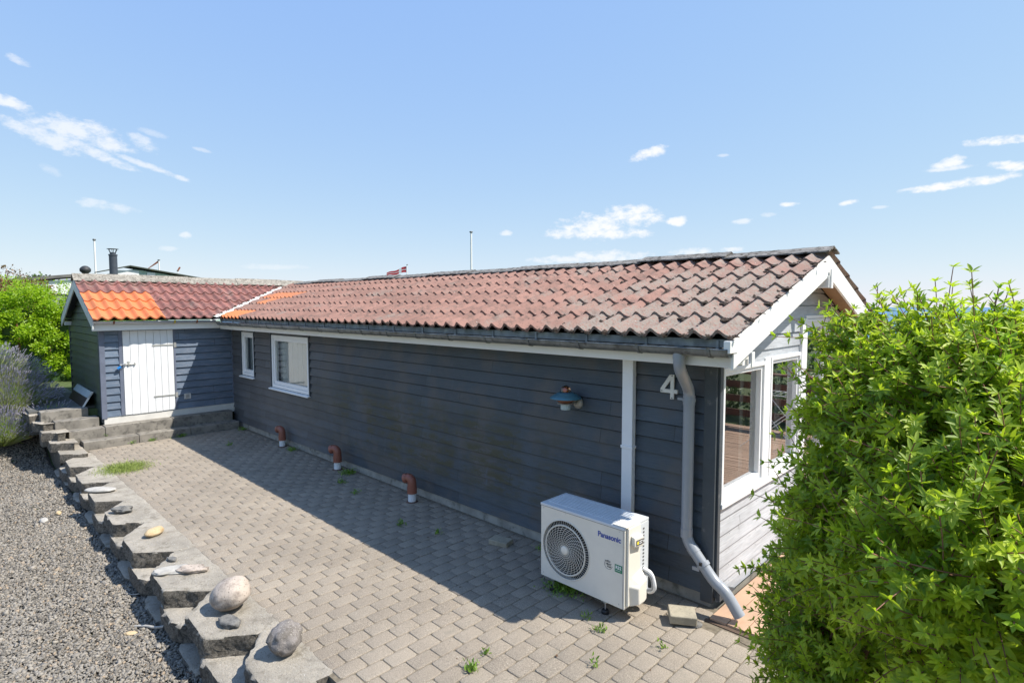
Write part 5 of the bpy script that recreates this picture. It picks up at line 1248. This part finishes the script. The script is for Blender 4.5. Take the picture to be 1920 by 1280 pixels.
# main stems from the ground
A, B, ra, rb = [], [], [], []
for i in range(26):
    c = blobs[rng.integers(0, len(blobs))]; g0 = np.array([1.45 + rng.normal(0, .22), -1.25 + rng.normal(0, .18), 0]); tgt = np.array(c[:3]) + rng.normal(0, .18, 3); prev = g0
    for j in range(1, 7):
        t = j / 6; p = g0 * (1 - t) + tgt * t + np.array([0, 0, .25 * math.sin(math.pi * t)]) + rng.normal(0, .015, 3); A.append(prev); B.append(p); prev = p; ra.append(.012 * (1.1 - t) + .003); rb.append(.012 * (1.0 - t) + .003)
twig_mesh('stems', np.array(A), np.array(B), np.array(ra)[:, None], np.array(rb)[:, None], 'bark', bush)
# white flowers
def flowers(pts, r, parent):
    bs, ds, ls = [], [], []
    for p in pts:
        p = np.array(p, float)
        for k in range(5):
            q = 2*math.pi*k/5; d = np.array([-.5 + .3*math.cos(q), -.6 + .3 * math.sin(q), math.sin(q) * .8 + .2]); d = np.array([math.cos(q) * .75 - .2, math.cos(q) * -.6 - .3, math.sin(q)]); bs.append(p); ds.append(d); ls.append(r)
    bs, ds, ls = np.array(bs), np.array(ds), np.array(ls); nn = np.tile(np.array([[.4, -.8, .4]]), (len(bs), 1))
    leaf_mesh('flower', bs, ds, nn, ls, ls * 1.0, np.full(len(ls), .5), 'petal', parent, fold=.1)
flowers([(1.20, -1.50, 2.02)], .017, bush); flowers([(1.26, -1.48, 2.12)], .017, bush)

# broad-leaved privet shoots growing through the shrub
priv = thing('privet_shrub', 'broad-leaved privet shoots poking up through the small-leaved shrub', 'shrub', loc=(1.7, -.6, 0))
def privet(root, starts):
    bs, ds, ns, ls, vs, A, B = [], [], [], [], [], [], []
    for (p, d, L) in starts:
        p = np.array(p, float); d = np.array(d, float); d /= np.linalg.norm(d); nn = int(L / .045) + 1; prev = p; q0 = rng.uniform(0, 3)
        cur = rng.normal(0, .10, 3)
        for j in range(nn):
            t = j / nn; dd = d + cur * t; dd /= np.linalg.norm(dd); pt = prev + dd * L / nn; A.append(prev); B.append(pt); prev = pt
            u = np.cross(dd, [0.3, .2, 1]); u /= np.linalg.norm(u); w = np.cross(dd, u); q = q0 + j * 1.57
            for s in (1, -1):
                sd_ = (u * math.cos(q) + w * math.sin(q)) * s
                bs.append(pt); ds.append(sd_ * .8 + dd * (.75 + .4 * t)); ns.append(dd * 1.0 - sd_ * .5 + np.array([0, 0, .4])); ls.append(rng.uniform(.040, .062) * (1.05 - .45 * t)); vs.append(min(1, max(0, .35 + .5 * t + rng.normal(0, .1))))
        for s in range(3):
            bs.append(prev); ds.append(d + rng.normal(0, .35, 3)); ns.append(rng.normal(0, 1, 3)); ls.append(.026); vs.append(.95)
    bs, ds, ns, ls, vs = map(np.array, (bs, ds, ns, ls, vs))
    leaf_mesh('foliage', bs, ds, ns, ls, ls * .36, vs, 'leaf_privet', root, fold=.3, curl=.10, midpos=(.32, .68)); twig_mesh('twigs', np.array(A), np.array(B), .0028, .002, 'bark', root)
stt = [((1.50, -1.55, 2.26), (-.30, .1, 1), .30), ((1.62, -1.50, 2.28), (-.25, .1, 1), .32), ((1.80, -1.5, 2.38), (.1, 0, 1), .20), ((1.70, -1.52, 2.34), (.05, .1, 1), .20), ((1.40, -1.45, 2.18), (-.45, -.1, .8), .22),
       ((1.95, -1.5, 2.34), (0, 0, 1), .18), ((2.08, -1.6, 2.32), (.1, -.1, 1), .18), ((1.20, -1.42, 2.12), (-.8, -.3, .35), .20), ((1.14, -1.34, 1.72), (-.85, -.45, .05), .24), ((1.14, -1.25, 1.32), (-.9, -.4, .35), .22), ((1.10, -1.2, 1.15), (-.8, -.55, .25), .20)]
for _ in range(230):
    b = blobs[rng.integers(0, 9)]; u = unit(rng.standard_normal(3) + np.array([-.1, -.7, .1])); p = np.array(b[:3]) + u * np.array(b[3:6]) * .95
    stt.append((p, u + np.array([0, 0, .5]) + rng.normal(0, .3, 3), rng.uniform(.10, .24)))
privet(priv, stt)
# black plastic stake tube at the shrub foot
for (x, y, lb) in ((.66, -.40, 'short black plastic tube standing at the foot of the shrub'), (.92, -.42, 'second black plastic tube half hidden under the shrub')):
    mb = MB(); mb.tube([(0, 0, -.02), (.01, .02, .13)], .033, 16, cap=False); o = mb.build('plastic_tube', 'black', auto=60); o.location = (x, y, 0); tag(o, lb, 'plastic tube')

# weeds
def weed(loc, r, n, label, h=.05, mat='weed', group='small weeds in the paving joints', kind=None, name='weed', lw=.35, ll=(.02, .04), up=.6):
    root_pts = np.array(loc) + np.stack([rng.normal(0, r * .45, n), rng.normal(0, r * .45, n), np.zeros(n)], 1)
    d = rnd_dirs(n); d[:, 2] = np.abs(d[:, 2]) + up; L = rng.uniform(*ll, n)
    root_pts[:, 2] += rng.random(n) ** 2 * h
    o = leaf_mesh(name, root_pts, d, rnd_dirs(n) + np.array([0, 0, 1.0]), L, L * lw, rng.random(n), mat)
    if kind: o['kind'] = kind
    tag(o, label, 'weed' if name == 'weed' else 'plant', group); return o
weed((-8.44, -2.50, 0), .34, 5200, 'mossy yellow-green grass tuft spreading over the paving by the wall', h=.05, mat='mossgrass', group=None, name='moss_tuft', ll=(.015, .04), lw=.18, up=.8)
for loc, r, n, lb in [((-.835, -2.0, 0), .05, 70, 'spiky green weed at the bottom edge of the paving'), ((-.90, -1.80, 0), .035, 25, 'tiny weed next to the spiky one in the open paving'), ((-.46, -.97, 0), .06, 45, 'yellow-green weed in front of the heat pump, right one'),
      ((-.66, -.90, 0), .05, 26, 'leafy seedling in front of the heat pump, left one'), ((-5.70, -.17, 0), .13, 240, 'broad green weed by the wall beside the middle vent pipe'), ((-3.40, -.82, 0), .05, 40, 'small weed in the shaded paving near the nearest vent pipe'), ((-7.66, -.17, 0), .10, 120, 'weed by the wall beside the farthest vent pipe'),
      ((-10.02, -.12, 0), .08, 100, 'weed at the foot of the steps by the house wall'), ((-8.85, -.80, 0), .06, 50, 'tiny weed in the shade in front of the far window'), ((-5.35, -.48, 0), .07, 60, 'small weed in the shade before the middle vent pipe'), ((-1.10, -.60, 0), .20, 900, 'feathery green weed growing under the heat pump'),
      ((-2.90, -.66, 0), .05, 30, 'tiny weed left of the loose grey brick'), ((-10.62, -2.38, .15), .09, 140, 'green weed on the lowest step by the joint'), ((-10.30, -1.20, 0), .12, 240, 'bright weed at the foot of the steps at the shade line'), ((.0, -.83, 0), .04, 22, 'tiny weed near the loose beige brick'), ((-4.80, -.59, 0), .06, 40, 'tiny weed between the middle and nearest vent pipes'),
      ((-1.75, -.10, 0), .12, 120, 'weed at the foundation behind the loose grey brick'), ((-10.27, -2.0, 0), .05, 40, 'small weed along the lowest step, left'), ((-10.27, -1.7, 0), .06, 60, 'small weed along the lowest step, right'), ((-.25, -1.35, 0), .04, 20, 'tiny weed in the sunny paving near the corner'), ((-8.2, -.1, 0), .06, 60, 'weed at the wall behind the farthest vent pipe')]:
    weed(loc, r, n, lb)

# lavender
def lavender(loc, r, h, n, label):
    root = thing('lavender', label, 'lavender', 'lavender bushes beside the wall', loc=loc); loc = np.array(loc)
    a = rng.uniform(0, 2*np.pi, n); q = np.sqrt(rng.random(n)); d = np.stack([np.cos(a) * q * .95, np.sin(a) * q * .95, 1.05 - .45 * q], 1); d = unit(d + rng.normal(0, .07, (n, 3)))
    base = loc + np.stack([np.cos(a) * q * r * .45, np.sin(a) * q * r * .45, np.zeros(n)], 1); L = h * rng.uniform(.72, 1.08, n) * (1 - .10 * q)
    tip = base + d * L[:, None] + np.stack([np.zeros(n), np.zeros(n), -.10 * L * q], 1)
    leaf_mesh('stems', base, tip - base, rnd_dirs(n), L, np.full(n, .0065), rng.random(n), 'lav_stem', root, fold=0, curl=.03)
    # flower spikes: three crossing slips
    bs = np.concatenate([tip - (tip - base) * .02 for _ in range(3)]); dd = np.concatenate([tip - base + rng.normal(0, .02, (n, 3)) for _ in range(3)]); fl = np.tile(rng.uniform(.05, .09, n), 3)
    leaf_mesh('flower_spikes', bs, dd, rnd_dirs(3 * n), fl, np.full(3 * n, .010), rng.random(3 * n), 'lav_flower', root, fold=.4)
    m = n * 5; a = rng.uniform(0, 2*np.pi, m); q = np.sqrt(rng.random(m)); dz = unit(np.stack([np.cos(a) * q, np.sin(a) * q, 1.0 - .4 * q], 1) + rng.normal(0, .16, (m, 3)))
    b2 = loc + dz * (h * .62 * rng.random(m) ** .6)[:, None]; l2 = rng.uniform(.05, .12, m)
    leaf_mesh('leaves', b2, dz + rng.normal(0, .25, (m, 3)), rnd_dirs(m), l2, l2 * .12, rng.random(m), 'lav_green', root)
lavender((-12.05, -3.70, -.04), .32, .70, 2000, 'front lavender bush with fresh green base beside the top of the gravel')
lavender((-12.85, -3.62, .36), .40, .98, 2600, 'middle lavender bush leaning over the patio edge')
lavender((-13.6, -3.95, .58), .50, 1.28, 3600, 'tallest lavender bush at the back, in full purple flower')
lavender((-12.9, -4.40, .30), .45, 1.10, 2400, 'outermost lavender bush at the left edge')
lavender((-11.75, -3.02, .30), .08, .50, 60, 'few loose lavender spikes leaning over the top step')

# hedge and shrubs behind
def crown(name, root, c, rad, n, leaf, mat, lumps=14, shell=.72, seed=1, box=False):
    """leaves scattered over a lumpy volume"""
    r_ = np.random.default_rng(seed); c = np.array(c); rad = np.array(rad)
    lc = unit(r_.standard_normal((lumps, 3))) * r_.uniform(.45, .85, (lumps, 1)); lr = r_.uniform(.30, .50, lumps)
    if box: lc = r_.uniform(-.92, .92, (lumps, 3)); lr = r_.uniform(.25, .42, lumps) * .55
    i = r_.integers(0, lumps, n); u = unit(r_.standard_normal((n, 3))); rr = shell + (1 - shell) * r_.random(n) ** .6
    if box: p = c + (lc[i] * rad) + u * (lr[i] * rr)[:, None] * np.array([1.0, 1.0, .9]) * min(rad) * 1.6
    else: p = c + (lc[i] + u * (lr[i] * rr)[:, None]) * rad
    p += r_.normal(0, leaf * .6, p.shape); tone = np.clip(.35 + .35 * r_.random(lumps)[i] + r_.normal(0, .16, n), 0, 1)
    L = leaf * r_.uniform(.7, 1.3, n); d = unit(u + r_.standard_normal((n, 3)) * .7 + np.array([0, 0, .2]))
    return leaf_mesh(name, p, d, u * .7 + r_.standard_normal((n, 3)) * .5 + np.array([0, 0, .9]), L, L * .62, tone, mat, root, fold=.2)
hd = thing('beech_hedge', 'tall bright yellow-green clipped hedge behind the patio, left of the shed', 'hedge', loc=(-16.6, -4, .6))
for yy in range(7): crown('foliage', hd, (-16.7, -.6 - yy * 1.25, 1.85), (.62, .75, 1.12), 16000, .055, 'leaf_hedge', lumps=46, shell=.55, seed=50 + yy, box=True)
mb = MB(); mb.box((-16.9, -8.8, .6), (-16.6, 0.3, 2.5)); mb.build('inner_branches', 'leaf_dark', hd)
# upright sprigs on top
r5 = np.random.default_rng(9); bs, ds, ls = [], [], []
for _ in range(260):
    p = np.array([-16.6 + r5.normal(0, .5), r5.uniform(-8, -.4), 2.85]); L = r5.uniform(.15, .5); d = unit(np.array([r5.normal(0, .15), r5.normal(0, .15), 1]))
    for j in range(14): bs.append(p + d * L * j / 14 + r5.normal(0, .015, 3)); ds.append(r5.standard_normal(3) + d * .8); ls.append(.045)
bs, ds, ls = map(np.array, (bs, ds, ls)); leaf_mesh('top_sprigs', bs, ds, r5.standard_normal(bs.shape) + np.array([0, 0, 1.0]), ls, ls * .6, r5.random(len(ls)), 'leaf_hedge', hd)
mb = MB()
for y in np.arange(-8.5, 0, .6): mb.tube([(-16.7, y, .5), (-16.6, y + .1, 1.6), (-16.5, y, 2.6)], .03, 6)
mb.build('stems', 'bark', hd)
def tree(name, label, cat, loc, rad, n, leaf, mat, seed, trunk=1.6, h=0, lumps=16):
    t = thing(name, label, cat, loc=loc); c = (loc[0], loc[1], loc[2] + trunk + rad[2] * .6)
    crown('crown', t, c, rad, n, leaf, mat, lumps=lumps, seed=seed); mb = MB(); mb.tube([loc, (loc[0] + .1, loc[1], loc[2] + trunk * .6), (c[0], c[1], c[2])], [.12, .09, .04], 8)
    for k in range(5):
        a = k * 1.26; mb.tube([(loc[0] + .1, loc[1], loc[2] + trunk * .7), (c[0] + math.cos(a) * rad[0] * .5, c[1] + math.sin(a) * rad[1] * .5, c[2] + rad[2] * .2)], [.05, .02], 6)
    mb.build('trunk', 'bark', t); return t
tree('reddish_shrub', 'reddish-brown leaved shrub rising behind the hedge at the left edge', 'shrub', (-23.5, -3.0, .6), (1.5, 1.5, 1.2), 9000, .07, 'leaf_red', 3, trunk=1.3)
tree('dark_tree', 'dark green tree top far behind the hedge', 'tree', (-50, .6, 0.2), (2.6, 2.2, 1.3), 6000, .18, 'leaf_dark', 4, trunk=2.2)
tree('dark_tree', 'low green tree left of the white neighbour gable', 'tree', (-34, -1.5, 0.4), (1.6, 1.4, 1.1), 6000, .09, 'leaf_hedge', 6, trunk=1.7)

# neighbours
MT['nb_white'] = simple('neighbour_white', (.75, .76, .76), .6, var=.03); MT['nb_green'] = simple('neighbour_pale_green', (.40, .52, .48), .6); MT['nb_roof'] = simple('neighbour_grey_roof', (.13, .125, .12), .85, var=.2, vs=2, c2=(.22, .19, .12), s2=2)
MT['nb_grey'] = simple('neighbour_grey', (.20, .21, .20), .7); MT['nb_dark'] = simple('neighbour_dark', (.03, .032, .035), .6); MT['nb_teal'] = simple('roof_edge_dark', (.045, .055, .04), .7, c2=(.4, .28, .03), s2=1.5, t2=(.6, .7))
nb = thing('neighbour_house', 'white neighbour house with grey roof behind the hedge, left of the shed', 'house', loc=(-38.5, 1.0, 0))
mb = MB(); mb.box((-42, -1.0, 0.3), (-38.6, 1.8, 3.25)); mb.build('lower_wall', 'nb_grey', nb)
mb = MB(); mb.prism([(-38.5, -1.2, 3.25), (-38.5, 1.8, 3.25), (-38.5, 1.8, 4.15), (-38.5, -1.2, 3.78)], (-3.6, 0, 0)); mb.build('gable', 'nb_white', nb)
mb = MB(); mb.prism([(-38.3, -1.6, 3.82), (-38.3, 1.85, 4.30), (-38.3, 1.85, 4.45), (-38.3, -1.6, 4.0)], (-4.2, 0, 0)); mb.build('roof', 'nb_roof', nb)
n2 = thing('neighbour_shed', 'low neighbour shed with mossy dark roof, white and pale green walls, behind the ridge', 'shed', loc=(-26, 1.5, 0))
mb = MB(); mb.prism([(-26.0, .75, 0.3), (-26.0, 4.9, .3), (-26.0, 4.9, 3.62), (-26.0, 1.55, 4.10), (-26.0, .75, 3.9)], (-1.1, 0, 0)); mb.build('wall', 'nb_green', n2)
mb = MB(); mb.box((-25.97, .95, 3.3), (-25.93, 1.7, 4.03)); mb.box((-25.97, 2.0, 3.3), (-25.93, 2.3, 3.98)); mb.build('white_boards', 'nb_white', n2)
mb = MB(); mb.prism([(-25.8, 0.35, 3.93), (-25.8, 1.38, 4.20), (-25.8, 1.38, 4.25), (-25.8, 0.35, 3.97)], (-1.2, 0, 0)); mb.prism([(-25.8, 1.38, 4.20), (-25.8, 5.1, 3.62), (-25.8, 5.1, 3.67), (-25.8, 1.38, 4.25)], (-1.2, 0, 0)); mb.build('roof', 'nb_teal', n2)
MT['flue_grey'] = simple('flue_grey', (.055, .066, .085), .45, bump=0)
fl = thing('flue_pipe', 'round dark grey metal flue with rain cap rising behind the shed ridge', 'chimney', loc=(-24.4, .52, 0))
mb = MB(); mb.lathe([(.135, 2.6), (.135, 4.50), (.15, 4.50), (.15, 4.55), (.10, 4.55), (.10, 4.62)], 24, (-24.4, .52, 0)); mb.build('pipe', 'flue_grey', fl, auto=40)
mb = MB()
for k in range(6):
    a = k * 1.047; mb.tube([(-24.4 + 0.09 * math.cos(a), .52 + .09 * math.sin(a), 4.60), (-24.4 + .15 * math.cos(a), .52 + .15 * math.sin(a), 4.75)], .010, 5)
mb.lathe([(.20, 4.75), (.19, 4.762), (.02, 4.775), (.02, 4.75), (.20, 4.75)], 24, (-24.4, .52, 0)); mb.build('rain_cap', 'nb_dark', fl)
cp = MB(); cp.lathe([(.0001, 3.98), (.07, 3.965), (.13, 3.92), (.17, 3.86), (.165, 3.78), (.08, 3.7), (.08, .5)], 20, (-22.8, -.62, 0)); tag(cp.build('chimney_hood', 'nb_dark', smooth=True), 'dark rounded hood just above the shed ridge at its left end', 'chimney hood')
def flagpole(x, y, z1, r, label, knob='bracket', z0=0.0):
    t = thing('flagpole', label, 'flagpole', 'flagpoles beyond the roofs', loc=(x, y, z0)); mb = MB(); mb.tube([(x, y, z0), (x, y, z1)], [r * 1.4, r], 10); mb.build('pole', 'white', t, auto=60)
    mb = MB(); mb.lathe([(.0001, .06), (r * 1.8, .04), (r * 2.0, 0), (r, -.04)], 12, (x, y, z1)); mb.build('knob', knob, t, smooth=True); return t
flagpole(-28.7, .68, 5.46, .034, 'tall white flagpole left of the dark flue', z0=.3)
flagpole(-20.6, 15.62, 6.45, .048, 'tall white flagpole behind the middle of the long ridge', z0=-.2)
f3 = flagpole(-49.6, 8.37, 6.20, .05, 'short flagpole with a limp pennant behind the neighbour shed', z0=.2)
mb = MB(); mb.prism([(-49.6, 8.30, 6.15), (-49.95, 7.55, 5.40), (-49.98, 7.48, 5.36), (-49.6, 8.34, 6.02)], (.02, .02, 0)); mb.build('pennant', 'rust', f3)
f4 = flagpole(-65.3, 14.0, 6.3, .045, 'tiny distant flagpole right of the pennant', z0=.2)
mb = MB(); mb.prism([(-65.3, 14.15, 6.7), (-65.3, 13.9, 6.25), (-65.3, 14.0, 6.2), (-65.3, 14.25, 6.65)], (.05, .05, 0)); mb.build('pennant', 'rust', f4)
MT['flag_red'] = simple('flag_red', (.55, .03, .04), .7, bump=0); MT['flag_white'] = simple('flag_white', (.8, .8, .8), .7, bump=0)
f5 = flagpole(-48.0, 30.97, 6.92, .045, 'distant flagpole flying a red flag with a white cross over the ridge', z0=.2)
mb = MB(); mw = MB(); n = 16
e1 = Vector((-48.05, 30.9, 6.75)); e2 = Vector((-49.5, 29.4, 6.05)); hgt = .62
def fp(s, t): 
    p = e1.lerp(e2, s); return (p.x, p.y, p.z - hgt * (t) * (1 - .55 * s) + .06 * math.sin(s * 9))
for i in range(n):
    for j in range(7):
        s0, s1, t0, t1 = i / n, (i + 1) / n, j / 7, (j + 1) / 7; w = (i in (4, 5)) or j == 3
        (mw if w else mb).add([fp(s0, t0), fp(s1, t0), fp(s1, t1), fp(s0, t1)], [(0, 1, 2, 3)])
fo = mb.build('flag', 'flag_red', f5); mw.build('white_cross', 'flag_white', fo)
mst = MB(); mst.tube([(-7.5, 42.2, -1), (-7.5, 42.2, 4.0)], .03, 6); tag(mst.build('mast', 'grey_ink'), 'thin dark mast standing far behind the shrub near the sea', 'mast')
for i, (x, y, rr) in enumerate(((-2, 48, 2.2), (4, 52, 2.6), (9, 47, 2.4), (14, 44, 2.2))):
    tree('garden_tree', ['round garden tree beyond the house near the sea, first', 'garden tree beyond the house, second', 'garden tree beyond the house, third', 'garden tree beyond the house, farthest right'][i], 'tree', (x, y, -.6), (rr, rr, 1.0), 3500, .2, 'leaf_dark', 20 + i, trunk=.6)
# hedge mirrored in the terrace glass
h2 = thing('garden_hedge', 'dark green hedge behind the deck railing', 'hedge', loc=(2, 9, 0))
crown('foliage', h2, (3.0, 9.0, .9), (4.5, .6, 1.0), 16000, .08, 'leaf_dark', lumps=120, shell=.4, box=True, seed=15)

# small dry litter on the paving
n = 70; P = np.stack([rng.uniform(-9.5, 1.0, n), rng.uniform(-2.5, -.1, n), rng.uniform(.002, .006, n)], 1)
d = rnd_dirs(n); d[:, 2] *= .1; L = rng.uniform(.012, .04, n)
leaf_mesh('leaf_litter', P, d, np.tile([[0, 0, 1.0]], (n, 1)) + rng.normal(0, .3, (n, 3)), L, L * rng.uniform(.15, .45, n), rng.random(n), 'litter', kind='stuff')
